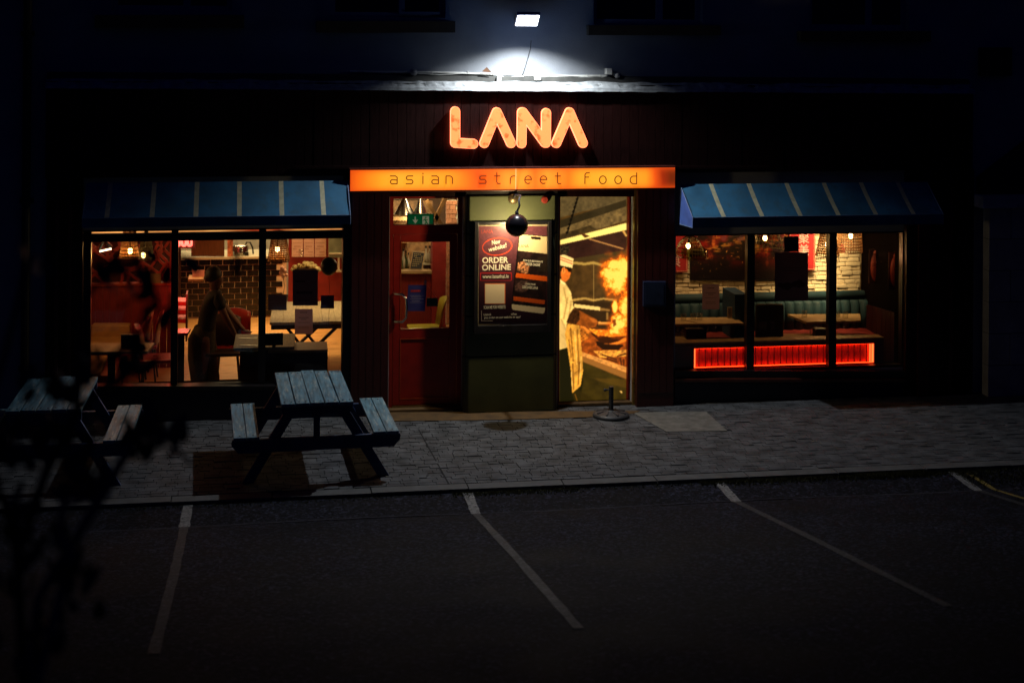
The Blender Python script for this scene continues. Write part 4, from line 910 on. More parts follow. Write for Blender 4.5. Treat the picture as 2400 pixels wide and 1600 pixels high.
# ------------------------------------------------------------------ out-of-focus shrub close to the camera on the left
m_leafd = mat('dark_leaf', (.012, .02, .010), .6, var=.4, scale=20); m_stem = mat('pale_stem', (.22, .19, .13), .8, var=.3, scale=30)
SH = thing('shrub', 'dark out-of-focus leafy shrub close to the camera at the lower left', 'shrub', (GP(60, 1600, 2.2).x, -13.6, gz(-13.6)))
YSH = -13.4
def sp(x, y, dy=0): return WP(x, y, YSH+dy)
base = Vector((SH.location.x, SH.location.y, SH.location.z))
stems = [[(60, 1700), (40, 1300), (110, 1100), (180, 960), (200, 700), (280, 600)], [(60, 1700), (170, 1290), (135, 1260), (150, 1180), (260, 1160), (175, 1085)], [(60, 1700), (90, 1400), (240, 1160), (330, 1000), (380, 1010), (452, 1090)], [(40, 1300), (-40, 1000), (20, 800), (70, 600)], [(200, 900), (320, 780), (372, 690)], [(180, 960), (260, 900), (320, 850)]]
for i, st in enumerate(stems):
    mb = MB(); pts = [sp(x, y, .05*i-.1) for x, y in st]
    if st[0] == (60, 1700): pts = [base, base.lerp(pts[0], .5)]+pts
    mb.tube(pts, [.013]*(len(pts)-3)+[.012, .008, .004] if i < 3 else [.008]*len(pts), 7); obj('stem', mb, m_stem if i in (1, 2) else m_leafd, SH, smooth=True)
def leafmesh():
    mb = MB(); n = 8; vs = []; fs = []
    for k in range(n+1):
        t = k/n; w = .30*math.sin(math.pi*t**.8)**.8 if 0 < t < 1 else .004; z = .18*math.sin(t*2.4)-.1*t
        vs += [(-w, t, z+.10*w), (0, t, z), (w, t, z+.10*w)]
    for k in range(n): a = 3*k; fs += [(a, a+1, a+4, a+3), (a+1, a+2, a+5, a+4)]
    mb.add(vs, fs); return mb.data('leaf', m_leafd, smooth=True)
lm_ = leafmesh()
def leaf(px, py, s, dy=0):
    o = inst('leaf', lm_, sp(px, py, dy)-SH.location, SH); o.rotation_euler = (random.uniform(.6, 2.3), random.uniform(-.8, .8), random.uniform(-2.6, 2.6)); o.scale = (s, s, s)
for (x, y, rx, ry, n) in ((285, 640, 55, 25, 7), (350, 655, 40, 40, 6), (290, 720, 28, 40, 4), (365, 740, 25, 60, 5), (95, 625, 40, 40, 4), (140, 925, 95, 28, 16), (345, 1045, 55, 50, 16), (130, 1060, 110, 60, 26), (180, 1150, 70, 50, 14), (60, 1250, 90, 90, 22), (160, 1380, 60, 80, 16), (60, 1480, 90, 110, 22), (330, 880, 50, 22, 6), (405, 1050, 28, 20, 4), (480, 650, 18, 30, 2), (545, 640, 18, 22, 2), (225, 870, 40, 30, 5)):
    for _ in range(n): leaf(x+random.gauss(0, rx*.6), y+random.gauss(0, ry*.6), random.uniform(.05, .085), random.uniform(-.25, .25))
# ================================================================== INSIDE, LEFT ROOM
m_redwall = mat('red_wall', (.22, .012, .008), .6, var=.2)
m_redboard = mat('red_boarding', (.14, .010, .007), .45, var=.3, stretch=(10, 10, 1))
m_ceil = mat('dark_ceiling', (.05, .03, .02), .9)
m_floor = mat('oak_floor', (.50, .29, .11), .45, var=.3, scale=4, stretch=(1, 8, 1), bump=.0006)
m_oak = mat('light_oak', (.36, .24, .11), .45, var=.35, scale=5, stretch=(2, 9, 2))
m_greyoak = mat('weathered_board', (.30, .25, .16), .55, var=.4, scale=6, stretch=(9, 2, 2))
m_darkwood = mat('dark_wood', (.035, .012, .007), .45, var=.4, stretch=(8, 8, 1))
m_tile = mat('black_glazed_tile', (.004, .0035, .006), .22, var=.3)
m_grout = mat('pale_grout', (.72, .55, .42), .9)
m_whitewall = mat('kitchen_wall', (.68, .64, .48), .6, var=.12)
m_wicker = mat('wicker', (.20, .085, .02), .7, var=.4, scale=40)
m_wire = mat('dark_wire', (.06, .05, .02), .5)
m_tan = mat('tan_leather', (.40, .22, .07), .5, var=.2)
m_redseat = mat('red_leather', (.30, .018, .010), .3, var=.2)
m_olive = mat('olive_plastic', (.30, .26, .03), .4, var=.1)
m_clear = glassmat('clear_glass', (.92, .92, .9), 1.5)
m_bulb = mat('filament_bulb', (.9, .7, .4), .3, emit=(1, .62, .22), es=14)
m_skin = mat('skin', (.16, .07, .04), .6, var=.1)
LX0, LX1 = -2.3, 3.3
mb = MB(); mb.box(LX0, LX1, .30, 8.5, -.04, -.012); obj('interior_floor', mb, m_darkwood, kind='structure', label='dining room floor of light oak boards')
IF = bpy.data.objects['interior_floor']
for r in range(26):
    y = .32+r*.21
    for c in range(3):
        xa = LX0+c*1.87+(.6 if r % 2 else 0); xb = min(xa+1.865, LX1); mb = MB(); mb.box(xa, xb, y, y+.206, -.03, random.uniform(-.001, .001)); obj('floor_board', mb, m_floor, IF)
mb = MB(); mb.box(LX0, 8.4, .30, 8.5, 2.75, 2.80); obj('interior_ceiling', mb, m_ceil, kind='structure')
mb = MB(); mb.box(LX0-.05, LX0, .30, 8.5, 0, 2.75); obj('interior_wall', mb, m_redwall, kind='structure', label='red side wall of the dining room')
mb = MB(); mb.box(LX1, LX1+.05, .45, 8.5, 0, 2.75); obj('interior_wall', mb, m_redwall, kind='structure', label='red wall between the two dining rooms')
mb = MB(); mb.box(LX0, LX1, 7.6, 7.65, 0, 2.75); obj('interior_wall', mb, m_whitewall, kind='structure', label='pale kitchen wall behind the serving counter')
# serving counter with black metro tiles
Yk = 5.8
kx0 = WP(380, 650, Yk).x; kx1 = WP(672, 650, Yk).x; kz = WP(560, 603, Yk).z
KC = thing('serving_counter', 'open kitchen counter faced with black brick-bond tiles', 'counter', ((kx0+kx1)/2, Yk, 0))
mb = MB(); mb.box(kx0, kx1, Yk+.01, 6.5, 0, kz-.02); obj('base', mb, m_grout, KC)
mb = MB(); mb.box(kx0, kx1, Yk-.03, 6.5, kz-.02, kz+.01); obj('worktop', mb, m_whitewall, KC)
tw, th_ = .175, .0845; nr = int(kz/th_)
tm = (lambda b: (b.box(0, tw-.0085, 0, .009, 0, th_-.0085), b.data('tile', m_tile))[1])(MB()); nt_ = 0
for r in range(nr+1):
    z = kz-.022-(r+1)*th_
    if z < 0: continue
    x = kx0+(tw/2 if r % 2 else 0)
    while x+tw < kx1 and nt_ < 298: inst('tile', tm, Vector((x, Yk+random.uniform(0, .001), z))-KC.location, KC); x += tw; nt_ += 1
def simple(name, label, cat, m, *a, bevel=0, group=None):
    o = obj(name, SL(*a), m, bevel=bevel); return tag(o, label, cat, group)
simple('serving_hatch_board', 'brown timber board left of the bright kitchen hatch', 'board', mat('brown_board', (.12, .045, .015), .5, stretch=(8, 8, 1)), 448, 526, 540, 601, Yk-.02, Yk+.02)
simple('carton', 'tall red and white carton beside the rice cooker', 'carton', mat('carton', (.6, .2, .10), .6, var=.6, scale=25), 533, 546, 560, 601, Yk+.02, Yk+.12)
RC = thing('rice_cooker', 'round steel rice cooker on the kitchen counter', 'rice cooker', WP(563, 602, Yk+.2))
c = WP(563, 603, Yk+.2); r_ = .115
mb = MB(); mb.lathe(c, [(.001, 0), (r_, 0), (r_*1.02, .13), (r_*.98, .135)], 24); obj('body', mb, m_steel, RC, smooth=True)
mb = MB(); mb.lathe(c+Vector((0, 0, .135)), [(r_*1.04, 0), (r_*1.04, .03), (r_*.9, .05), (.02, .06), (.001, .06)], 24); obj('lid', mb, m_chrome, RC, smooth=True)
mb = MB(); q = WP(578, 594, Yk+.08); mb.box(q.x-.025, q.x+.03, q.y-.02, q.y+.02, q.z-.05, q.z+.02); obj('control_panel', mb, m_black, RC)
mb = MB(); mb.tube([WP(x, y, Yk+.25) for x, y in ((574, 578), (578, 568), (586, 568), (592, 580), (594, 598))], .012, 8); tag(obj('hose', mb, m_black, smooth=True), 'black looped hose beside the rice cooker', 'hose')
simple('counter_card', 'white printed card standing in front of the black tiles', 'card', mat('card_white', (.62, .42, .36), .7, var=.1), 451, 479, 633, 652, 4.6, 4.61)
SHF = simple('wall_shelf', 'short orange-lit wooden shelf under the white card', 'shelf', m_oak, 441, 476, 654, 660, 4.4, 4.75)
# partition with fretwork
Ypt = 2.6
PT = thing('partition', 'red boarded partition with a fretwork screen on top, behind the left tables', 'partition', (WP(305, 700, Ypt).x, Ypt, 0))
px0 = WP(190, 700, Ypt).x; px1 = WP(408, 700, Ypt).x; pz = WP(300, 668, Ypt).z; nbd = 13
for i in range(nbd):
    xa = px0+(px1-px0)*i/nbd; mb = MB(); mb.box(xa+.002, xa+(px1-px0)/nbd-.002, Ypt, Ypt+.03, 0, pz); obj('board', mb, m_redboard, PT)
mb = MB(); mb.box(px0, px1, Ypt-.05, Ypt+.10, pz, pz+.025); obj('rail', mb, mat('partition_rail', (.30, .05, .015), .35), PT)
mb = MB(); m_fret = mat('fret_red', (.34, .022, .012), .5, var=.15)
def fz(x, y): p = WP(x, y, Ypt+.03); return (p.x, p.z)
fy1 = 663; fy0 = 520
for cx_, cy_, rx_, ry_ in ((262, 645, 30, 24), (322, 650, 26, 20), (232, 610, 26, 30), (300, 600, 34, 30), (360, 625, 30, 34), (388, 590, 22, 30), (345, 570, 34, 26), (250, 565, 34, 26), (395, 640, 18, 22)):
    pts = [fz(cx_+rx_*math.cos(a/14*2*math.pi)*(1+.18*math.sin(3*a/14*2*math.pi+cx_)), cy_+ry_*math.sin(a/14*2*math.pi)) for a in range(15)]; ribbon(mb, pts, .034, Ypt+.03, Ypt+.045)
for a in (((205,655),(300,590),(400,660)), ((330,530),(400,600)), ((400,560),(330,660)), ((210,580),(330,660))): ribbon(mb, [fz(*q) for q in a], .032, Ypt+.031, Ypt+.044)
obj('fretwork', mb, m_fret, PT)
mb = MB(); slab(mb, 196, 214, fy0, 664, Ypt+.026, Ypt+.05); slab(mb, 398, 408, fy0, 664, Ypt+.026, Ypt+.05); obj('fret_frame', mb, m_fret, PT)
simple('menu_on_rail', 'pale green menu card on the partition rail', 'card', mat('card_dim', (.16, .13, .05), .7), 345, 378, 641, 664, Ypt-.04, Ypt-.035)
mb = MB(); q = WP(247, 655, Ypt-.02); mb.lathe(q, [(.03, 0), (.035, .05), (.015, .12), (.012, .17)], 12); tag(obj('vase', mb, m_clear, smooth=True), 'small clear vase on the partition rail', 'vase')
# back wall behind partition: dim red
simple('back_panel', 'dim red panelled wall behind the fretwork', 'wall panel', m_darkwood, 120, 424, 480, 790, 5.6, 5.65)
# booth and tables in the first bay
def topmesh(px, z, th=.03):
    mb = MB(); mb.zprism([(p.x, p.y) for p in (GP(*q, z) for q in px)], z-th, z); return mb
def table(label, px, z=.75, m=None, legs='post', group=None, boards=0):
    P = [GP(*q, z) for q in px]; c = sum(P, Vector())/4; T = thing('table', label, 'table', (c.x, c.y, 0), group)
    if boards:
        for i in range(boards):
            t0 = i/boards; t1 = (i+.985)/boards; A = P[0].lerp(P[1], t0); B_ = P[0].lerp(P[1], t1); C_ = P[3].lerp(P[2], t1); D = P[3].lerp(P[2], t0)
            mb = MB(); mb.zprism([(q.x, q.y) for q in (A, B_, C_, D)], z-.03, z+random.uniform(-.002, .002)); obj('top_board', mb, m or m_oak, T)
        mb = MB(); mb.zprism([(q.x+(c.x-q.x)*.03, q.y+(c.y-q.y)*.03) for q in P], z-.09, z-.031); obj('apron', mb, m_darkwood, T)
    else:
        obj('tabletop', topmesh(px, z), m or m_oak, T, bevel=.004)
    mb = MB()
    if legs == 'post':
        mb.box(c.x-.04, c.x+.04, c.y-.04, c.y+.04, .03, z-.03); mb.box(c.x-.22, c.x+.22, c.y-.04, c.y+.04, 0, .03); mb.box(c.x-.04, c.x+.04, c.y-.22, c.y-.041, 0, .03); mb.box(c.x-.04, c.x+.04, c.y+.041, c.y+.22, 0, .03); obj('pedestal', mb, m_black, T)
    elif legs == 'cross':
        for y in (P[3].y+.12, P[0].y-.12):
            for s in (0, 1):
                mb = MB(); xa, xb = (WP(672, 760, y).x, WP(768, 760, y).x) if s else (WP(790, 760, y).x, WP(660, 760, y).x)
                mb.beam((xa, y+s*.031, z-.09), (xb, y+s*.031, 0.02), .03, .07, up=(0, 1, 0)); obj('leg', mb, mat('leg_slate', (.035, .035, .045), .5), T)
    return T
def chair(label, px, py, z, face, m, group=None, legm=None):
    P = GP(px, py, z); T = thing('chair', label, 'chair', (P.x, P.y, 0), group); s = .21
    mb = MB(); mb.zprism([(P.x-s, P.y-s*.9), (P.x-s*.8, P.y-s), (P.x+s*.8, P.y-s), (P.x+s, P.y-s*.9), (P.x+s, P.y+s), (P.x-s, P.y+s)], z-.03, z+.012); obj('seat', mb, m, T, bevel=.012)
    d = {'w': (-1, 0), 'e': (1, 0), 'n': (0, 1), 's': (0, -1)}[face]; n = 8; mb = MB(); vs = []; fs = []
    for i in range(n+1):
        t = (i/n-.5)*2; cx_ = P.x+d[0]*(.21-.05*t*t)+d[1]*t*.2; cy_ = P.y+d[1]*(.21-.05*t*t)+d[0]*t*.2
        for zz, o in ((z+.02, 0), (z+.25, .03), (z+.40-.05*t*t, .06)): vs.append((cx_+d[0]*o, cy_+d[1]*o, zz))
        for zz, o in ((z+.40-.05*t*t, .078), (z+.25, .048), (z+.02, .018)): vs.append((cx_+d[0]*o, cy_+d[1]*o, zz))
    for i in range(n):
        for k in range(6): fs.append((6*i+k, 6*i+(k+1) % 6, 6*(i+1)+(k+1) % 6, 6*(i+1)+k))
    fs += [tuple(range(6)), tuple(6*n+k for k in range(5, -1, -1))]
    mb.add(vs, fs); obj('backrest', mb, m, T, smooth=True)
    for ax in (-1, 1):
        for ay in (-1, 1):
            mb = MB(); mb.tube([(P.x+ax*.16, P.y+ay*.16, z-.03), (P.x+ax*.20, P.y+ay*.20, 0)], .012, 7); obj('leg', mb, legm or m_black, T)
    return T
table('oak table right behind the leftmost window pane', [(170, 803), (362, 803), (346, 823), (170, 825)])
BN = thing('bench', 'tan leather bench with red back along the left wall', 'bench', (GP(240, 800, .48).x, GP(240, 800, .48).y, 0))
q = [(150, 812), (280, 812), (304, 764), (228, 764)]
obj('seat', topmesh(q, .48, .10), m_tan, BN, bevel=.015)
obj('base', topmesh(q, .379, .375), m_redwall, BN)
obj('backrest', topmesh([(214, 762), (304, 762), (306, 756), (220, 756)], .62, .55), m_tan, BN, bevel=.01)
ch1 = chair('red chair, tallest of three beside the tan bench', 328, 806, .45, 'e', m_redseat, 'chairs beside the tan bench')
chair('pale-edged chair between the red chair and the tan bench', 306, 800, .43, 'e', m_oak, 'chairs beside the tan bench')
chair('low dark chair nearest the window beside the tan bench', 292, 820, .38, 'e', m_redseat, 'chairs beside the tan bench')
chair('glossy red seated chair right of the first oak table', 372, 838, .46, 'w', m_redseat)
B2 = GP(225, 850, .45); BX = thing('stool', 'low tan seat under the first oak table', 'seat', (B2.x, B2.y, 0)); q = [(190, 832), (252, 832), (236, 870), (190, 884)]
obj('seat', topmesh(q, .45, .05), m_tan, BX, bevel=.01); obj('base', topmesh([(195, 834), (285, 836), (270, 880), (195, 880)], .39, .385), m_redwall, BX)
t = thing('card_holder', 'black card holder standing on the oak table behind the leftmost pane', 'card holder', GP(305, 815, .75))
mb = MB(); p = GP(305, 815, .75); mb.box(p.x-.10, p.x+.10, p.y-.01, p.y+.01, .752, .90); obj('card', mb, m_black, t); mb = MB(); mb.box(p.x-.08, p.x+.08, p.y-.04, p.y+.04, .7505, .7515); obj('foot', mb, m_black, t)
# mid bays
table('oak table with cutlery in front of the bending waitress', [(553, 783), (692, 781), (690, 812), (546, 816)], .75, m_greyoak)
t = thing('cutlery', 'knives and forks laid on the table by the waitress', 'cutlery', GP(585, 800, .755)); mb = MB()
for (x, y) in ((572, 792), (590, 793), (606, 791), (575, 808), (592, 809)):
    a = GP(x-12, y, .756); b = GP(x+12, y+.5, .756); mb.beam(a, b, .012, .004)
obj('knife', mb, m_chrome, t)
def boxw(name, label, cat, qtop, z, mt, ms):
    P = [GP(*k, z) for k in qtop]; c = sum(P, Vector())/4; T = thing(name, label, cat, (c.x, c.y, 0)); obj('top', topmesh(qtop, z, .03), mt, T)
    obj('carcass', topmesh([(x, y) for x, y in qtop], z-.031, z-.031), ms, T); return T
boxw('cabinet', 'dark timber cabinet under the laid table', 'cabinet', [(566, 797), (626, 797), (624, 822), (562, 823)], .66, m_darkwood, m_darkwood)
boxw('banquette', 'dark timber banquette with a pale oak top behind the third pane', 'banquette', [(640, 802), (766, 800), (768, 819), (628, 821)], .67, m_oak, m_darkwood)
table('long weathered board table on black crossed legs', [(640, 707), (830, 705), (850, 752), (632, 756)], .75, m_greyoak, 'cross', boards=7)
t = thing('tablet_stand', 'small dark screen on a stand at the foot of the second mullion', 'screen', GP(642, 808, .75)); mb = MB(); p = GP(642, 812, .75); mb.box(p.x-.10, p.x+.10, p.y-.01, p.y+.01, .765, .90); obj('screen', mb, mat('screen_dark', (.012, .012, .03), .2), t)
mb = MB(); mb.box(p.x-.02, p.x+.02, p.y-.03, p.y+.03, .751, .764); obj('stand', mb, m_black, t)
table('red lit table at the left edge of the middle pane', [(405, 770), (447, 769), (440, 780), (405, 781)], .75, m_redseat)
RK = thing('neon_reflection_rack', 'added red rack standing in for neon reflections beside the first mullion', 'rack', (WP(425, 760, 2.6).x, 2.6, 0))
for y in (704, 724, 745):  # red shelves added where the neon reflects on the furniture
    mb = MB(); slab(mb, 404, 438, y+3, y+12, 2.5, 2.8); obj('shelf', mb, m_redseat, RK)
mb = MB(); slab(mb, 404, 408, 690, 800, 2.5, 2.8); slab(mb, 435, 439, 690, 800, 2.49, 2.79); obj('post', mb, m_darkwood, RK)
chair('red chair with a pale cloth over its back behind the waitress', 548, 808, .46, 'n', m_redseat)
mb = MB(); slab(mb, 527, 563, 734, 748, 2.0, 2.02); tag(obj('cloth', mb, mat('pale_cloth', (.38, .34, .36), .8)), 'pale folded cloth over the red chair back', 'cloth')
chair('dark slatted chair beyond the laid table', 524, 822, .45, 'n', m_darkwood)
# neon YOU
NE = thing('neon_sign', 'pink-red double-line neon letters whose feet show under the transom', 'neon sign', WP(434, 560, 4.7))
m_neon = mat('neon_tube', (.8, .2, .15), .3, emit=(1, .10, .07), es=4.5)
def nu(cx_, w, closed): 
    out = []
    for k, (ww, yb_) in enumerate(((w, 577), (w-4.2, 573.5))):
        pts = [(cx_-ww/2, 545)]+[(cx_+ww/2*math.cos(a), yb_-4+4*math.sin(a)) for a in [math.pi*(1-k2/8) for k2 in range(9)]]+[(cx_+ww/2, 545)]
        if closed: pts += [(cx_, 541), (cx_-ww/2, 545)]
        out.append([WP(x, y, 4.7) for x, y in pts])
    return out
for cx_, cl in ((417, 0), (431, 1), (444.5, 0)):
    mb = MB()
    for p in nu(cx_, 10.5, cl): mb.tube(p, .0085, 7)
    obj('letter', mb, m_neon, NE, smooth=True)
mb = MB(); slab(mb, 404, 458, 536, 582, 4.73, 4.75); obj('backboard', mb, m_darkwood, NE)
point('neon_glow', WP(434, 585, 4.3), 5, (1, .10, .06), .1); point('red_shelf_fill', WP(428, 700, 2.3), 3, (1, .05, .04), .05)  # second point is unseen, added to redden the shelves
# far right of the room: red wall with menu sheets, cabinet, flowers
simple('menu_wall', 'red wall return carrying the pale menu sheets', 'wall panel', m_redwall, 676, 900, 480, 760, 5.0, 5.05)
for k, (a, b) in enumerate(((684, 711), (712, 737), (738, 765))):
    notice('menu_sheet', 'pale pink menu sheet, %s of three pinned high on the red wall' % ('left', 'middle', 'right')[k], 'sheet', a, b-1, 550, 602, 4.97, mat('sheet_pink', (.62, .40, .34), .7, var=.08), [(.1, .9, .35, .012), (.2, .8, .5, .02), (.1, .5, .62, .015), (.4, .9, .75, .02), (.15, .85, .9, .01)], 0, mat('print_brown', (.46, .27, .22), .8), 'menu sheets pinned on the red wall')
KCb = thing('steel_cabinet', 'pale steel wall cabinet at the right edge of the third pane', 'cabinet', WP(786, 600, 4.8))
mb = MB(); slab(mb, 771, 812, 540, 604, 4.8, 5.0); obj('body', mb, mat('pale_steel', (.26, .30, .20), .35, metal=.3), KCb); mb = MB(); slab(mb, 771, 812, 593, 596, 4.78, 4.80); slab(mb, 792, 796, 604, 634, 4.8, 4.9); slab(mb, 788, 806, 634, 638, 4.78, 4.9); obj('edge', mb, m_whitewall, KCb)
FB = thing('flower_box', 'box of cream flowers standing on the long table', 'flowers', WP(715, 640, 3.0)); m_pet = mat('cream_petal', (.55, .44, .20), .8, var=.3, scale=30)
mb = MB(); slab(mb, 692, 742, 630, 712, 3.0, 3.25); obj('box', mb, m_darkwood, FB)
for _ in range(46):
    mb = MB(); c = WP(random.uniform(684, 748), 0, 3.1); u = random.uniform(-1, 1); x = 716+u*30; y = 628-16*math.sqrt(max(0, 1-u*u))*random.random()
    mb.sphere(WP(x, y+4, 3.0+random.uniform(0, .2)), random.uniform(.024, .042), 8, (1, 1, .8)); obj('bloom', mb, m_pet, FB, smooth=True)
mb = MB(); c = WP(706, 598, 3.1); mb.lathe(WP(706, 602, 3.1), [(.03, 0), (.035, .1), (.032, .1), (.001, .005)], 12); tag(obj('glass_jar', mb, m_clear, smooth=True), 'glass jar behind the cream flowers', 'jar')
OR = thing('orchid', 'small glowing pink orchid in a pot by the second mullion', 'plant', WP(665, 680, 2.2)); mb = MB()
for (x, y, r_) in ((662, 630, .03), (668, 636, .026), (659, 640, .028), (672, 645, .02), (664, 648, .022)): mb.sphere(WP(x, y, 2.2), r_, 10, (1, .6, 1.2))
obj('bloom', mb, mat('pink_petal', (.75, .40, .30), .6), OR, smooth=True); mb = MB(); mb.tube([WP(663, 645, 2.2), WP(667, 670, 2.2), WP(664, 690, 2.2)], .004, 6); obj('stem', mb, m_leafd, OR); mb = MB(); mb.lathe(WP(664, 706, 2.2), [(.001, 0), (.035, 0), (.045, .09), (.001, .08)], 14); obj('pot', mb, m_clear, OR)
BLo = thing('balloon', 'dark green round balloon behind the third pane', 'balloon', WP(771, 624, .5)); mb = MB(); mb.sphere(WP(771, 624, .5), .098, 18, (1, 1, 1.08)); obj('skin', mb, mat('balloon_green', (.004, .03, .012), .4), BLo, smooth=True); mb = MB(); mb.tube([WP(771, 645, .5), WP(773, 700, .5), WP(770, 760, .5)], .002, 5); obj('string', mb, m_black, BLo)
# papers on the glass of the left window
YG = .064
m_pb = papermat('backlit_paper', (.75, .62, .66), .6); m_pd = papermat('dim_paper', (.20, .15, .18), .5)
notice('window_notice', 'light printed sheet low in the third pane, below the dark poster', 'notice', 691, 733, 724, 783, YG, m_pb, [(.3, .7, .12, .008), (.22, .78, .33, .006), (.35, .65, .40, .006), (.15, .85, .53, .004), (.22, .78, .70, .004), (.2, .8, .76, .004)])
notice('window_notice', 'dim grey sheet of fine lines left of the dark poster', 'notice', 629, 672, 690, 727, YG, papermat('grey_paper', (.32, .28, .30)), [(.1, .9, .1+.1*k, .002) for k in range(7)])
notice('window_notice', 'small dark purple leaflet at the right of the third pane', 'notice', 752, 783, 692, 723, YG, papermat('purple_paper', (.16, .07, .18)), [(.2, .8, .3, .003), (.2, .8, .5, .003)])
notice('window_poster', 'dark poster stuck in the third pane under the cream flowers', 'poster', 686, 745, 632, 716, YG, m_pd, [(.1, .5, .3, .02), (.15, .8, .6, .03), (.2, .7, .85, .008)], 0, mat('poster_dim', (.03, .012, .02), .7))
# pendants
def pendant(label, cx_, yt, yb, wt, wb, Y, m, group, ribs=22, hoops=7, power=6, bulb=None, bell=0, cat='pendant lamp', col=AMBER):
    T = thing('pendant_lamp', label, cat, WP(cx_, yt, Y), group); a = WP(cx_, yt, Y); b = WP(cx_, yb, Y); s = (WP(cx_+100, yt, Y).x-a.x)/100
    rt = wt*s/2; rb_ = wb*s/2; H = a.z-b.z; rad = lambda t: (rt+(rb_-rt)*t) if not bell else max(.012, rb_*math.sin(math.pi/2*min(1, t*1.05))**.7)
    mb = MB()
    for k in range(ribs):
        an = 2*math.pi*k/ribs; mb.tube([(a.x+rad(t)*math.cos(an+random.uniform(-.01, .01)), Y+rad(t)*math.sin(an), a.z-H*t) for t in (0.02, .2, .4, .6, .8, 1)], .0045 if m is m_wicker else .003, 4, caps=False)
    for k in range(hoops+1):
        t = max(.04, k/hoops); mb.tube([(a.x+rad(t)*math.cos(q*math.pi/9), Y+rad(t)*math.sin(q*math.pi/9), a.z-H*t) for q in range(19)], .006 if m is m_wicker else .0035, 4, caps=False)
    obj('shade', mb, m, T)
    mb = MB(); mb.tube([a, (a.x, Y, 2.74)], .004, 6); obj('cord', mb, m_black, T)
    bp_ = WP(*(bulb or (cx_, (yt*.5+yb*.5))), Y); mb = MB(); mb.sphere(bp_, .028, 12, (1, 1, 1.25)); obj('bulb', mb, m_bulb, T, smooth=True)
    mb = MB(); mb.tube([bp_+Vector((0, 0, .03)), (a.x, Y, a.z)], .012, 8); obj('socket', mb, m_black, T)
    if power: point('pendant_light', bp_+Vector((0, 0, -.045)), power, col, .03)
pendant('orange woven pendant, left of two in the leftmost pane', 304, 540, 603, 28, 48, 1.4, m_wicker, 'woven pendants inside', power=5, bulb=(305, 588))
pendant('dark ribbed pendant, right of two in the leftmost pane', 343, 538, 607, 20, 34, 1.7, m_wire, 'woven pendants inside', power=3, bell=1, bulb=(336, 598))
pendant('large woven pendant in the third pane beside the second mullion', 654, 540, 611, 30, 52, 1.3, m_wicker, 'woven pendants inside', ribs=34, hoops=14, power=5, bulb=(650, 584))
TL = thing('tube_lamp', 'short slanted white tube light high in the leftmost pane', 'tube light', WP(247, 586, 2.0)); mb = MB(); mb.tube([WP(234, 589, 2.0), WP(261, 583, 2.0)], .010, 8); obj('tube', mb, mat('tube_white', (.9, .8, .6), .3, emit=(1, .85, .5), es=6), TL); mb = MB(); mb.tube([WP(233, 584, 2.02), WP(245, 562, 2.02), WP(261, 579, 2.02)], .02, 6); obj('hood', mb, m_black, TL)
# room light
area('kitchen_strip_light', (WP(560, 600, 6.6).x, 6.7, 2.6), (0, .1, -1), 48, (1, .74, .38), 2.4, .5)
area('dining_ceiling_light', (.35, 4.7, 2.68), (0, 0, -1), 36, (1, .58, .20), 1.6, 1.0, 84)
area('dining_ceiling_light', (1.0, 2.3, 2.68), (0, 0, -1), 14, (1, .66, .27), .9, .5, 76)
point('table_glow', (WP(230, 700, 1.0).x, 1.0, 1.75), 7, (1, .50, .16), .1)  # unseen point added to warm the left tables
point('red_fill', (WP(330, 600, 4.2).x, 4.0, 1.9), 14, (1, .10, .05), .15)  # unseen fill added to make the left bays redder
strip_ = SL(196, 802, 540, 545, .30, .32)
# ceiling-edge light strip just inside the transom light
mb = MB(); slab(mb, 213, 801, 531, 547, 1.9, 1.93); o_ = obj('lit_beam', mb, emat('beam_glow', (.30, .03, .01), (1, .48, .13), 1.0, scale=1.4, lo=.35, hi=.6)); tag(o_, 'thin warm light strip running above the transom inside the left window', 'light strip')

# waitress leaning over the laid table
def skinfig(name, joints, edges, radii, m, parent=None, sub=2):
    me = bpy.data.meshes.new(name); off = wloc(parent); me.from_pydata([tuple(Vector(j)-off) for j in joints], edges, []); me.materials.append(m)
    o = inst(name, me, parent=parent); sm = o.modifiers.new('skin', 'SKIN')
    for i, r_ in enumerate(radii): me.skin_vertices[0].data[i].radius = (r_ if isinstance(r_, tuple) else (r_, r_))
    me.skin_vertices[0].data[0].use_root = True
    ss = o.modifiers.new('sub', 'SUBSURF'); ss.levels = sub; ss.render_levels = sub
    for p in me.polygons: p.use_smooth = True
    sm.use_smooth_shade = True; return o
YW = 1.35
def w(x, y, dy=0): return WP(x, y, YW+dy)
PE = thing('person', 'waitress in a black top and long olive skirt bending over the laid table', 'person', (w(478, 900).x, YW, 0))
J = [w(480, 790), w(484, 760), w(490, 725), w(497, 690), w(500, 680), w(503, 669), w(507, 657), w(510, 643),   # pelvis..head
     w(508, 697, -.14), w(528, 742, -.20), w(552, 786, -.22), w(561, 793, -.22),     # near arm
     w(506, 694, .14), w(535, 730, .15), w(566, 768, .10), w(574, 774, .10),      # far arm
     w(478, 800, -.08), w(482, 852, -.10), w(470, 905, -.10), w(482, 911, -.2), w(490, 798, .08), w(502, 850, .10), w(500, 902, .10), w(514, 908, .02)]
Ed = [(0,1),(1,2),(2,3),(3,4),(4,5),(5,6),(6,7),(3,8),(8,9),(9,10),(10,11),(3,12),(12,13),(13,14),(14,15),(0,16),(16,17),(17,18),(18,19),(0,20),(20,21),(21,22),(22,23)]
Rr = [(.09,.08),(.07,.06),(.08,.07),(.09,.07),.04,(.06,.07),(.085,.095),(.07,.08),.055,.042,.028,.022,.055,.042,.028,.022,.09,.06,.035,.03,.09,.06,.035,.03]
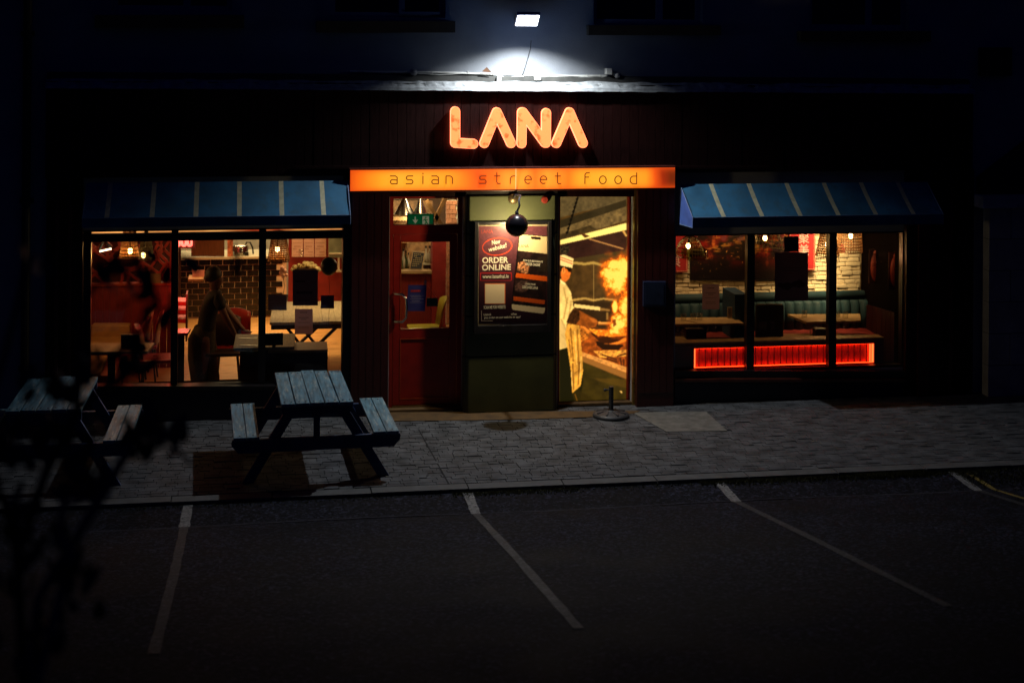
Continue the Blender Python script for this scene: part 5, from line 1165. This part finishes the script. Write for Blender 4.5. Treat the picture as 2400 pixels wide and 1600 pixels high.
m_top = mat('black_top', (.012, .008, .008), .8); m_skirt = mat('patterned_olive_skirt', (.045, .032, .010), .8, var=.7, scale=60)
obj_body = skinfig('body', J, Ed, Rr, m_skin, PE)
T_ = skinfig('black_shirt', [w(481, 785), w(484, 758), w(490, 725), w(497, 692), w(500, 678), w(508, 697, -.145), w(522, 728, -.19), w(506, 694, .145), w(526, 718, .15)], [(0,1),(1,2),(2,3),(3,4),(3,5),(5,6),(3,7),(7,8)], [(.15,.13),(.125,.11),(.13,.115),(.14,.12),.06,.075,.06,.075,.06], m_top, PE)
mb = MB(); sk = [(481, 762, .12, .11), (473, 792, .16, .14), (474, 840, .165, .15), (480, 880, .165, .15), (482, 906, .155, .14)]; n = 20; vs = []
for i, (x, y, ra, rb_) in enumerate(sk):
    c = w(x, y)
    for k in range(n): a = 2*math.pi*k/n; f = 1+.07*math.sin(a*6+i*.3)*(i/4); vs.append((c.x+ra*f*math.cos(a), c.y+rb_*f*math.sin(a), c.z))
mb.add(vs, [(i*n+k, i*n+(k+1) % n, (i+1)*n+(k+1) % n, (i+1)*n+k) for i in range(len(sk)-1) for k in range(n)]); obj('skirt', mb, m_skirt, PE, smooth=True)
mb = MB(); h_ = w(504, 646); mb.sphere(h_+Vector((-.02, 0, .015)), .098, 16, (1, .95, 1.05)); mb.sphere(w(488, 650), .05, 12); obj('hair', mb, mat('dark_hair', (.01, .006, .005), .6), PE, smooth=True)
mb = MB(); h_ = w(511, 651); mb.sphere(h_+Vector((.055, 0, -.02)), .014, 8, (1.4, .8, 1)); mb.sphere(h_+Vector((.035, -.035, .005)), .009, 6); mb.sphere(h_+Vector((.035, .035, .005)), .009, 6); mb.sphere(h_+Vector((.04, 0, -.055)), .014, 8, (.6, 1.3, .4)); obj('face', mb, m_skin, PE, smooth=True)
mb = MB()
for hx, hy, hdy in ((561, 793, -.22), (574, 774, .10)):
    c = w(hx, hy, hdy)
    for k in range(4):
        o = Vector((0, (k-1.5)*.018, 0)); L_ = (.075, .085, .08, .065)[k]; mb.tube([c+o, c+o+Vector((L_*.5, 0, -.005)), c+o+Vector((L_, 0, -.025))], [.009, .008, .006], 7)
    mb.tube([c+Vector((-.02, -.02, 0)), c+Vector((.01, -.045, .0)), c+Vector((.03, -.05, -.015))], [.010, .009, .007], 7)
obj('fingers', mb, m_skin, PE, smooth=True)

# ------------------------------------------------------------------ behind the door
Yb_ = 3.0
BC = thing('bar_counter', 'dark red bar counter with an oak ledge seen through the door glass', 'bar', (WP(970, 700, Yb_).x, Yb_, 0))
mb = MB(); slab(mb, 918, 1013, 641, 800, Yb_, Yb_+.5); obj('front', mb, m_redboard, BC); mb = MB(); slab(mb, 914, 1014, 635, 641, Yb_-.05, Yb_+.55); obj('ledge', mb, m_oak, BC)
def bottle(label, px, py, h, r_, m, Y, group):
    T = thing('bottle', label, 'bottle', WP(px, py, Y), group); mb = MB(); c = WP(px, py, Y); mb.lathe(c, [(.001, 0), (r_, .0), (r_, h*.55), (r_*.35, h*.72), (r_*.33, h)], 14); obj('glass', mb, m, T, smooth=True)
    mb = MB(); mb.lathe(c+Vector((0, 0, h)), [(r_*.38, -.01), (r_*.38, .02), (.001, .02)], 10); obj('cap', mb, m_black, T); return T
m_bg = mat('bottle_green', (.03, .05, .02), .08, var=.1); m_bcl = mat('bottle_frost', (.45, .42, .30), .1, var=.2)
for k, (px, h, m) in enumerate(((939, .24, m_bg), (945, .27, m_bcl), (951, .25, m_bg), (957, .22, m_bcl))):
    bottle('%s bottle, %s from the left on the bar behind the door' % (('dark', 'pale', 'dark', 'short pale')[k], ('first', 'second', 'third', 'fourth')[k]), px, 634, h, .028, m, Yb_+.12+.03*k, 'bottles on the bar')
for k, px in enumerate((998, 1007)):
    bottle('%s clear carafe right of the blackboard' % ('left', 'right')[k], px, 618, .22, .035, m_bcl, Yb_+.2, 'carafes on the bar')
t = thing('tray', 'pale tray under the carafes', 'tray', WP(1003, 619, Yb_+.2)); mb = MB(); slab(mb, 992, 1013, 618, 621, Yb_+.1, Yb_+.35); obj('plate', mb, m_bcl, t); mb = MB(); slab(mb, 994, 1012, 621, 634, Yb_+.14, Yb_+.3); obj('riser', mb, m_darkwood, t)
simple('back_bar_wall', 'warm lit back bar wall behind the bottles', 'wall panel', mat('back_bar', (.30, .18, .08), .6, var=.5, scale=14), 900, 1013, 470, 636, 4.1, 4.15)
for (y, lab) in ((560, 'oak shelf high behind the bar'), (508, 'oak shelf seen through the left of the transom')):
    simple('bar_shelf', lab, 'shelf', m_oak, 905, 962 if y == 560 else 954, y, y+9, 3.7, 4.1)
BBd = thing('blackboard', 'small oak-framed chalk menu board leaning on the bar', 'blackboard', WP(965, 610, Yb_-.02)); Q = [WP(959, 632, Yb_-.03), WP(989, 633, Yb_-.03), WP(997, 590, Yb_+.05), WP(967, 588, Yb_+.05)]
bb = Vector((0, .012, 0)); mb = MB(); mb.hexa([*Q, *[q+bb for q in Q]]); obj('frame', mb, m_oak, BBd)
cq = sum(Q, Vector())/4; q2 = [cq+(q-cq)*.86-Vector((0, .004, 0)) for q in Q]; mb = MB(); mb.hexa([*q2, *[q+bb*.3 for q in q2]]); obj('slate', mb, m_black, BBd)
mb = MB()
for v in range(7):
    for s_ in range(5):
        if random.random() < .8:
            a = q2[3].lerp(q2[0], .1+v*.12); b = q2[2].lerp(q2[1], .1+v*.12); p = a.lerp(b, .1+s_*.17)-Vector((0, .002, 0)); mb.box(p.x, p.x+.018, p.y-.001, p.y, p.z-.006, p.z+.004)
obj('chalk_marks', mb, mat('chalk', (.4, .33, .16), .9), BBd)
simple('red_pillar', 'bright red pillar seen through the right half of the door glass', 'pillar', m_redwall, 1013, 1046, 540, 810, 2.9, 3.1)
BS = thing('brick_strip', 'sunlit-looking warm brick wall edge at the right of the door glass', 'brick wall', (WP(1052, 660, 2.85).x, 2.85, 0)); BS['label'] = 'warm-lit brick wall edge at the far right of the door glass'
for r in range(27):
    y0_ = 470+r*10.6
    for c_i in range(2):
        xa = 1046+c_i*14-(6 if r % 2 else 0); mb = MB(); slab(mb, max(1046, xa)+.3, xa+13.5, y0_+.6, y0_+10, 2.85+random.uniform(0, .01), 2.93); obj('brick', mb, mat('lit_brick', (.42, .19, .10), .8, var=.45, scale=6), BS)
mb = MB(); slab(mb, 1046, 1075, 470, 760, 2.875, 2.95); obj('mortar', mb, m_whitewall, BS)
chair('olive-yellow plastic chair behind the door glass', 995, 768, .45, 'e', m_olive)
chair('red chair just right of the olive chair', 1046, 775, .45, 'e', m_redseat)
for k, (p, q) in enumerate((((1000, 470), (1045, 545)), ((1045, 462), (1018, 520)))):
    mb = MB(); a = WP(*p, 2.0); b = WP(*q, 2.0); mb.beam(a, b, .05, .05, up=(0, 1, 0)); tag(obj('roof_beam', mb, m_oak), '%s sloping oak brace seen through the transom' % ('long', 'short')[k], 'beam')
for k, (px, w_) in enumerate(((948, 26), (985, 18))):
    mb = MB(); c = WP(px, 485, 2.4); mb.lathe((c.x, c.y, c.z), [(w_*.0052, -.09), (w_*.002, .06), (.02, .12)], 20); tag(obj('metal_shade', mb, m_steel, smooth=True), '%s grey metal lampshade seen through the transom' % ('large', 'small')[k], 'lampshade')
ES = thing('exit_sign', 'green emergency exit sign with white arrow and running figure above the door', 'exit sign', ctr(955, 1016, 502, 530, .30)); YE = .32
mb = MB(); slab(mb, 954, 1017, 501, 533, YE, YE+.03); obj('frame', mb, mat('exit_rim', (.35, .38, .28), .5), ES)
mb = MB(); slab(mb, 956, 1015, 503, 531, YE-.003, YE-.0005); obj('panel', mb, mat('exit_green', (.01, .22, .07), .5, emit=(.0, .10, .03), es=.35), ES)
mb = MB()
def ef(x, y): p = WP(900+x/4.355, 440+y/4.355, YE-.004); return (p.x, p.z)
m_ew = mat('exit_white', (.5, .5, .35), .5, emit=(.5, .5, .3), es=.25)
for poly in (((312,295),(325,295),(325,330),(350,325),(320,368),(288,325),(312,330)),): mb.prism([ef(*q) for q in poly], YE-.006, YE-.004)
mb.prism([ef(*q) for q in ((392,290),(460,290),(460,385),(392,385))], YE-.005, YE-.004); obj('arrow', mb, m_ew, ES)
mb = MB()
for a, b, w_ in (((418,322),(432,350),.016), ((432,350),(412,382),.012), ((432,350),(450,372),.012), ((418,322),(398,335),.008), ((418,322),(446,330),.008)): A_ = ef(*a); B_ = ef(*b); capsule(mb, A_, B_, w_/2, YE-.0078, YE-.0055, 6)
h_ = ef(426, 304); capsule(mb, h_, (h_[0]+.001, h_[1]), .009, YE-.0078, YE-.0055, 8); obj('running_figure', mb, bpy.data.materials['exit_green'], ES)
point('bar_light', (WP(970, 560, 3.4).x, 3.5, 1.75), 12, (1, .72, .36), .06)
point('door_fill_lamp', (WP(1000, 600, 1.6).x, 1.9, 2.3), 9, (1, .62, .28), .1)
area('brick_washer', (WP(1052, 500, 2.6).x-.15, 2.4, 2.4), (.1, .5, -.7), 12, (1, .75, .4), .2, .2)

# ================================================================== INSIDE, RIGHT ROOM
YR = 1.72
rx0 = WP(1560, 700, .3).x; rxw = WP(2016, 700, YR).x
m_wbrick = mat('white_painted_brick', (.62, .52, .34), .75, bump=.007, bscale=30, var=.15, scale=6)
m_teal = mat('teal_velvet', (.0025, .026, .038), .75, var=.3, scale=6)
mb = MB(); mb.box(rx0-.3, 8.0, .30, 3.0, -.04, 0); obj('interior_floor', mb, m_darkwood, kind='structure', label='dark floor of the right dining room')
mb = MB(); mb.box(rx0-.33, rx0-.28, .30, 3, 0, 2.75); obj('interior_wall', mb, m_redwall, kind='structure', label='left end wall of the right dining room')
WB = thing('brick_wall', 'white painted brick wall behind the teal booth', 'brick wall', ((rx0+rxw)/2, YR, 0))
mb = MB(); mb.box(rx0-.3, rxw+.3, YR+.02, YR+.10, 0, 2.75); obj('mortar', mb, mat('brick_joint', (.30, .22, .12), .9), WB)
bw_, bh_ = .152, .0565; zb0 = .86; nbk = 0; r = 0
while nbk < 296:
    z = zb0+r*bh_; x = rx0-.05+(bw_/2 if r % 2 else 0)-.1
    while x < rxw and nbk < 296:
        w_ = bw_*random.uniform(.92, 1.06); y = YR+random.uniform(-.012, .008); g = .006; j = lambda: random.uniform(-.002, .002)
        mb = MB(); x1 = min(x+w_-g, rxw); mb.hexa([(x+j(), y+j(), z+j()), (x1, y+j(), z+j()), (x1, y+j(), z+bh_-g+j()), (x+j(), y+j(), z+bh_-g+j()), (x-.002, YR+.03, z), (x1+.002, YR+.03, z), (x1+.002, YR+.03, z+bh_-g), (x-.002, YR+.03, z+bh_-g)])
        if x1-x > .03: obj('brick', mb, m_wbrick, WB, bevel=.007); nbk += 1
        x += w_
    r += 1
# booth
BO = thing('booth', 'teal channel-tufted booth along the white brick wall', 'booth', ((rx0+rxw)/2, 1.5, 0))
bz = WP(1800, 688, 1.5).z; bz1 = WP(1800, 708, 1.42).z
mb = MB(); mb.tube([(rx0-.1, 1.56, bz-.055), (rxw-.02, 1.56, bz-.055)], .062, 14); obj('top_roll', mb, m_teal, BO, smooth=True)
x = rx0-.1
while x < rxw-.05:
    mb = MB(); w_ = .125; n = 8; vs = []
    for i in range(n+1):
        t = i/n; xx = x+w_*t; yy = 1.50-.055*math.sin(math.pi*t)**.6
        vs += [(xx, yy+.03, bz-.105), (xx, yy-.01, bz-.13), (xx, yy-.02, bz-.3), (xx, yy, .50), (xx, 1.6, .5), (xx, 1.6, bz-.1)]
    fs = [(6*i+k, 6*i+(k+1) % 6, 6*(i+1)+(k+1) % 6, 6*(i+1)+k) for i in range(n) for k in range(6)]
    mb.add(vs, fs); obj('back_channel', mb, m_teal, BO, smooth=True); x += w_
mb = MB(); mb.box(rx0-.1, rxw-.02, 1.0, 1.5, .40, .5); obj('seat', mb, mat('booth_red', (.12, .008, .005), .5), BO, bevel=.02); mb = MB(); mb.box(rx0-.1, rxw-.02, 1.04, 1.5, 0, .399); obj('plinth', mb, m_darkwood, BO)
DV = obj('booth_divider', SL(1722, 1752, 690, 800, .95, 1.45), mat('blue_divider', (.004, .028, .06), .8)); tag(DV, 'blue upholstered divider beside the first mullion of the right window', 'divider')
# tables in the right room
table('oak table with three tumblers behind the right window', [(1560, 744), (1722, 743), (1744, 757), (1560, 759)], .75)
table('oak table laid with cutlery at the right end of the booth', [(1846, 736), (2016, 735), (2018, 751), (1888, 754)], .75)
table('small oak table low behind the middle pane of the right window', [(1836, 782), (1912, 781), (1916, 796), (1822, 797)], .60)
table('small oak table low in the right pane', [(1925, 781), (1965, 781), (1992, 795), (1915, 796)], .60)
table('low oak table in the left corner of the right window', [(1570, 780), (1612, 780), (1610, 797), (1570, 798)], .60)
def tumbler(label, px, py, z, group='upturned tumblers on the tables'):
    P = GP(px, py, z+.002); mb = MB(); mb.lathe(P, [(.036, 0), (.031, .085), (.001, .088), (.028, .082), (.033, 0)], 16); return tag(obj('tumbler', mb, m_clear, smooth=True), label, 'glass', group)
for (px, py, z, l) in ((1602, 752, .75, 'left tumbler of three on the left table'), (1625, 750, .75, 'middle tumbler of three on the left table'), (1640, 750, .75, 'right tumbler of three on the left table'), (1885, 744, .75, 'tumbler at the left end of the right-hand table'), (1963, 745, .75, 'tumbler just right of the second mullion'), (1981, 745, .75, 'tumbler near the right end of the right-hand table'), (1904, 788, .60, 'tumbler on the small low table in the middle pane'), (1601, 790, .60, 'tumbler on the low table in the left corner')): tumbler(l, px, py, z)
for (px, py, z, l) in ((1618, 753, .75, 'cutlery lying beside the three tumblers'), (1862, 746, .75, 'cutlery at the left end of the right-hand table'), (1966, 749, .75, 'cutlery and napkin right of the second mullion'), (1878, 791, .60, 'fork on the small low table')):
    t = thing('cutlery', l, 'cutlery', GP(px, py, z), 'cutlery laid on the tables')
    for k in range(3):
        mb = MB(); a = GP(px-9+k*5, py-1.5+k, z+.004); b = GP(px+5+k*5, py+1.5+k*.7, z+.004); mb.beam(a, b, .012, .004); obj(('fork', 'knife', 'spoon')[k], mb, m_chrome, t)
t = thing('menu_card', 'tall cream menu card standing on the left table', 'card', WP(1711, 733, .9)); mb = MB(); slab(mb, 1705, 1716, 720, 746, .88, .885); obj('card', mb, mat('cream_card', (.6, .48, .28), .7), t); mb = MB()
for k in range(6): slab(mb, 1707, 1714, 724+k*3, 724.8+k*3, .876, .879)
obj('print', mb, m_ink, t)
for (a, b, l) in ((1609, 1651, 'black napkin box in the left pane of the right window'), (1911, 1941, 'black napkin box beside the second mullion')):
    t = thing('napkin_box', l, 'napkin box', ctr(a, b, 770, 796, .35), 'black napkin boxes'); mb = MB(); slab(mb, a, b, 771, 795, .50, .60); obj('box', mb, m_darkwood, t, bevel=.004); mb = MB(); slab(mb, a+4, b-4, 769.5, 771, .52, .58); obj('napkins', mb, m_black, t)
def backchair(label, x0_, x1_, y0_, y1_, Y, m):
    T = thing('chair', label, 'chair', (ctr(x0_, x1_, y0_, y1_, Y).x, Y, 0)); mb = MB(); slab(mb, x0_, x1_, y0_, y1_, Y, Y+.05); obj('backrest', mb, m, T, bevel=.03)
    a = WP(x0_, y1_, Y).x; b = WP(x1_, y1_, Y).x; mb = MB(); mb.box(a, b, Y+.05, Y+.45, .38, .45); obj('seat', mb, m, T, bevel=.02)
    for xx in (a+.03, b-.03):
        for yy in (Y+.03, Y+.42): mb = MB(); mb.tube([(xx, yy, .38), (xx, yy, 0)], .015, 8); obj('leg', mb, m_black, T)
backchair('brown-green upholstered chair back between the two mullions', 1772, 1838, 713, 800, .62, mat('brown_green_cloth', (.035, .03, .012), .8))
for x, y, lab in ((1777, 768, 'left'), (1786, 767, 'middle'), (1803, 766, 'right')):
    c = WP(x+6, y+18, .42); mb = MB(); mb.lathe(c, [(.03, 0), (.004, .004), (.004, .06), (.026, .085), (.030, .13), (.024, .16), (.023, .16), (.028, .13)], 16); tag(obj('wine_glass', mb, m_clear, smooth=True), '%s wine glass of three in front of the dark chair back' % lab, 'glass', 'wine glasses behind the middle pane')
table('narrow dark shelf table carrying the wine glasses', [(1770, 783), (1822, 782), (1822, 797), (1768, 798)], .60, m_darkwood)
# neon-lit ledge
YLd = .17
LD = thing('lit_ledge', 'red boarded ledge with a recess of slats glowing red-orange inside the right window', 'lit ledge', (ctr(1627, 2049, 812, 857, YLd).x, YLd, 0))
x0_, x1_ = WP(1627, 835, YLd).x, WP(2049, 832, YLd).x; za, zbb = WP(1838, 856, YLd).z, WP(1838, 811, YLd).z; ztp = WP(1838, 800, YLd).z; xe0, xe1 = WP(1575, 835, YLd).x, WP(2070, 832, YLd).x
mb = MB(); mb.box(xe0, x0_, YLd, YLd+.14, 0, ztp); mb.box(x1_, xe1, YLd, YLd+.14, 0, ztp); mb.box(x0_, x1_, YLd+.001, YLd+.13, 0, za); mb.box(x0_, x1_, YLd+.001, YLd+.13, zbb, ztp); obj('carcass', mb, m_redboard, LD)
mb = MB(); mb.box(xe0, xe1, YLd-.02, YLd+.16, ztp, ztp+.02); obj('top', mb, m_oak, LD)
ns_ = 29; m_slat = mat('slat_red', (.85, .13, .05), .5, var=.35, scale=9, stretch=(6, 6, 1))
for i in range(ns_):
    xa = x0_+(x1_-x0_)*i/ns_; mb = MB(); mb.box(xa+.0065, xa+(x1_-x0_)/ns_-.0065, YLd+.050+random.uniform(0, .004), YLd+.08, za, zbb); obj('slat', mb, m_slat, LD, bevel=.003)
mb = MB(); mb.box(x0_, x1_, YLd+.085, YLd+.09, za, zbb); obj('recess_back', mb, m_darkwood, LD)
m_led = mat('led_red', (.8, .1, .05), .4, emit=(1, .035, .005), es=7.5)
e = .005
for q in ((x0_, x1_, za, za+e), (x0_, x1_, zbb-e, zbb)):
    mb = MB(); mb.box(q[0], q[1], YLd+.018, YLd+.03, q[2], q[3]); obj('led_strip', mb, m_led, LD)
m_led2 = mat('led_orange', (.8, .2, .08), .4, emit=(1, .10, .02), es=3.4)
for xa, w_ in ((x0_, .02), (x1_-.05, .012), (x1_-.022, .022)): mb = MB(); mb.box(xa, xa+w_, YLd+.02, YLd+.03, za+e, zbb-e); obj('led_strip', mb, m_led2, LD)
# paintings and banners
Yq = YR-.035
PA = thing('painting', 'wide dark red abstract city painting on the white brick wall', 'painting', ctr(1620, 1850, 530, 655, Yq))
mb = MB(); slab(mb, 1618, 1850, 520, 656, Yq+.001, YR-.012); obj('stretcher', mb, m_black, PA)
cv = Canvas(1619, 1849, 525, 655, 1.2, (20, 8, 6)); X, Y_ = cv.X, cv.Y
a1 = vnoise(X, Y_*1.6, 34, 41, 5); a2 = vnoise(X*1.0, Y_*.35, 9, 42, 4); a3 = vnoise(X*.4, Y_, 9, 43, 4)
k1 = np.clip((a1-.42)*4, 0, 1)*np.clip((645-Y_)/70, 0.1, 1); cv.put(k1, (150, 24, 16), .9); cv.put(np.clip((a2-.60)*8, 0, 1)*k1, (225, 120, 50), .9); cv.put(np.clip((a3-.64)*9, 0, 1)*np.clip((640-Y_)/60, 0, 1), (215, 150, 60), .8)
cv.put(np.clip((vnoise(X, Y_, 20, 47)-.6)*6, 0, 1)*np.clip((600-Y_)/40, 0, 1), (120, 80, 110), .6); cv.put(np.clip((vnoise(X, Y_, 5, 49)-.76)*14, 0, 1), (255, 190, 90), .9)
cv.put(np.clip((Y_-615)/25, 0, 1), (14, 6, 6), .75)
paint_mesh('canvas', cv.c, 1619, 1849, 525, 655, Yq, vcolmat('oil_paint', rough=.4), PA)
m_ban = mat('banner_red', (.30, .010, .012), .6, var=.1); m_bb = mat('banner_border', (.55, .25, .15), .6); m_gl = mat('glyph_pink', (.62, .35, .32), .7)
def banner(label, x0_, x1_, y0_, y1_, glyphs):
    T = thing('banner', label, 'banner', ctr(x0_, x1_, y0_, y1_, Yq-.03)); mb = MB(); slab(mb, x0_, x1_, y0_, y1_, Yq-.03, Yq-.024); obj('cloth', mb, m_ban, T)
    mb = MB()
    for q in ((x0_+1.5, x1_-1.5, y1_-3, y1_-2), (x1_-3, x1_-2, y0_, y1_-3), (x0_+2, x0_+3, y0_, y1_-3)): slab(mb, q[0], q[1], q[2], q[3], Yq-.033, Yq-.031)
    obj('border', mb, m_bb, T)
    for ch_, gx, gy, s in glyphs: text('character', ch_, gx, gy, Yq-.034, s, m_gl, T)
banner('red banner with white characters at the left edge of the right window', 1548, 1612, 500, 638, [('食', 1582, 612, .19)])
banner('red banner with two pale characters above the dark window poster', 1850, 1911, 480, 633, [('聚', 1884, 560, .155), ('美', 1884, 588, .155)])
YG2 = .064
notice('window_notice', 'light printed sheet in the left pane of the right window', 'notice', 1646, 1686, 666, 725, YG2, m_pb, [(.3, .7, .14, .008), (.2, .8, .34, .006), (.35, .65, .40, .006), (.15, .85, .53, .004), (.22, .78, .70, .004), (.2, .8, .76, .004)])
wp = notice('window_poster', 'large dark poster in the middle pane of the right window', 'poster', 1816, 1894, 592, 704, YG2, m_pd, [(.18, .82, .32, .006), (.22, .78, .37, .006), (.35, .68, .97, .006)], 0, mat('poster_grey', (.05, .04, .045), .7))
mb = MB(); 
for k in range(7): c = WP(1828+k*9, 668+3*math.sin(k), YG2-.003); mb.sphere((c.x, YG2-.002, c.z), .028+.01*(k % 3), 10, (1, .06, 1))
obj('picture', mb, mat('poster_dish', (.06, .012, .008), .7), wp)
notice('window_screen', 'small black screen hung above the dark window poster', 'screen', 1838, 1872, 554, 590, YG2, m_black)
mb = MB(); slab(mb, 1835, 1874, 590.5, 592, YG2-.003, YG2); tag(obj('screen_shelf', mb, mat('pale_edge', (.4, .25, .2), .5)), 'thin pale shelf under the small black screen', 'shelf')
# pendants of the right room
pendant('wire bell pendant with a bright bulb at the left of the right window', 1617, 548, 600, 16, 66, .75, m_wire, 'pendants over the booth', ribs=30, hoops=5, power=3.2, bulb=(1613, 576), bell=1)
mb = MB(); c = WP(1628, 596, .78); mb.lathe((c.x, c.y, c.z), [(.155, -.05), (.157, .04), (.150, .06)], 28); tag(obj('glass_skirt', mb, glassmat('green_glass', (.5, .55, .25)), smooth=True), 'green glass skirt hanging below the wire bell pendant', 'glass shade')
pendant('dark wire pendant with a globe bulb in the middle pane of the right window', 1800, 520, 585, 20, 66, .95, m_wire, 'pendants over the booth', ribs=20, hoops=4, power=3.5, bulb=(1793, 558), bell=1)
pendant('orange woven cone pendant behind the second mullion', 1940, 535, 598, 28, 52, 1.05, m_wicker, 'pendants over the booth', ribs=30, hoops=11, power=5, bulb=(1939, 573), col=WARM)
pendant('broad woven basket pendant at the right end of the booth', 1992, 530, 590, 50, 56, 1.25, m_wicker, 'pendants over the booth', ribs=30, hoops=9, power=3.2, bulb=(1994, 553), col=WARM)
mb = MB(); c = WP(1940, 598, 1.05)
for k in range(12): a = k*math.pi/6; mb.tube([(c.x+.13*math.cos(a), c.y+.13*math.sin(a), c.z), (c.x+.155*math.cos(a), c.y+.155*math.sin(a), c.z-.09)], .002, 4)
mb.tube([(c.x+.15*math.cos(k*math.pi/12), c.y+.15*math.sin(k*math.pi/12), c.z-.075) for k in range(25)], .002, 4); tag(obj('wire_skirt', mb, m_wire), 'thin wire skirt below the orange woven cone pendant', 'shade')
mb = MB(); c = WP(1972, 590, 1.3); mb.lathe((c.x, c.y, c.z), [(.05, 0), (.035, .07), (.012, .11)], 16); tag(obj('red_lampshade', mb, m_redwall, smooth=True), 'small dark red lampshade between the two woven pendants', 'lampshade')
area('booth_wash_light', (WP(1925, 600, 1.2).x, 1.1, 2.3), (.12, .42, -.9), 13, (1, .70, .32), .4, .2, 70)
area('booth_wash_light', (WP(1650, 600, 1.2).x, 1.15, 2.4), (.0, .3, -.9), 5, (1, .62, .28), 1.2, .2, 80)
# right side wall, slanted, with two carved face plaques
A0 = WP(2116, 700, .12); A1 = WP(2018, 700, YR+.02)
dir_ = Vector((A1.x-A0.x, A1.y-A0.y, 0)).normalized(); nrm = Vector((-dir_.y, dir_.x, 0)); nrm = nrm if nrm.x < 0 else -nrm
SW = thing('side_wall', 'dark end wall of the right dining room with red boarding below', 'wall', (A0.x, A0.y, 0))
def wallquad(mb, z00, z01, z10, z11, off0, off1):   # bottom/top at near end, bottom/top at far end
    p = [Vector((A0.x, A0.y, z00)), Vector((A1.x, A1.y, z10)), Vector((A1.x, A1.y, z11)), Vector((A0.x, A0.y, z01))]; mb.hexa([q+nrm*off0 for q in p]+[q+nrm*off1 for q in p])
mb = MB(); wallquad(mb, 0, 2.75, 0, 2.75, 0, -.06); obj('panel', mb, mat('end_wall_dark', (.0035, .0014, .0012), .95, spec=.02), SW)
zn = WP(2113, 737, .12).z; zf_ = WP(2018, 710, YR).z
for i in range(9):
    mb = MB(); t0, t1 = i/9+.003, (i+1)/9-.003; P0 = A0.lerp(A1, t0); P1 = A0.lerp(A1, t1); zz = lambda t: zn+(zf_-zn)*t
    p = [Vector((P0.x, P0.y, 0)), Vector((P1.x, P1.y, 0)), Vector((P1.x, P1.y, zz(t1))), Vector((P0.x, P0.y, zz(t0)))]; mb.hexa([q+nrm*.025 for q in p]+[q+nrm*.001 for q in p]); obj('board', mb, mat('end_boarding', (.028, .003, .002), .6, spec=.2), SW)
m_msk = mat('carved_red', (.20, .024, .010), .6, var=.2, scale=14)
for lab, px, py, ph in (('carved red face plaque nearer the brick wall', 2046, 622, 86), ('carved red face plaque nearer the window', 2092, 632, 90)):
    # where the ray meets the slanted wall
    d = ray(px, py); t = (A0-C0).dot(nrm)/d.dot(nrm); P = C0+d*t; H = ph*.0051/2; T = thing('face_plaque', lab, 'carving', P, 'carved face plaques on the end wall')
    P = P+Vector((0, -.06, 0)); T.location = P
    def lp(u, n__, z): return P+Vector((1, 0, 0))*u+Vector((0, -1, 0))*n__+Vector((0, 0, z))
    hw = .088; mb = MB(); 
    mb.hexa([lp(-hw, .02, -H), lp(hw, .02, -H), lp(hw, .02, H), lp(-hw, .02, H), lp(-hw, .002, -H), lp(hw, .002, -H), lp(hw, .002, H), lp(-hw, .002, H)]); obj('panel', mb, mat('plaque_dark', (.03, .005, .004), .6), T, bevel=.01)
    def blob(u, n__, z, ru, rn, rz, nn=12):
        b = MB(); b.sphere((0, 0, 0), 1, nn); return [lp(u+v[0]*ru, n__+v[1]*rn, z+v[2]*rz) for v in b.v], b.f
    mb = MB(); mb.add(*blob(0, .02, -.01, hw*.80, .045, H*.82, 20)); obj('face', mb, m_msk, T, smooth=True)
    mb = MB()
    for q in ((0, .066, -.01, .011, .022, H*.2), (-.032, .056, .03, .018, .012, .008), (.032, .056, .03, .018, .012, .008), (0, .058, -H*.36, .022, .014, .009), (0, .054, -H*.45, .016, .012, .008), (0, .035, H*.80, .035, .035, .03), (-.032, .056, .055, .022, .01, .005), (.032, .056, .055, .022, .01, .005)): mb.add(*blob(*q, 10))
    obj('features', mb, m_msk, T, smooth=True)
point('plaque_spill', (WP(2040, 640, .8).x-.1, .35, 1.6), 1.0, (1, .45, .18), .1)
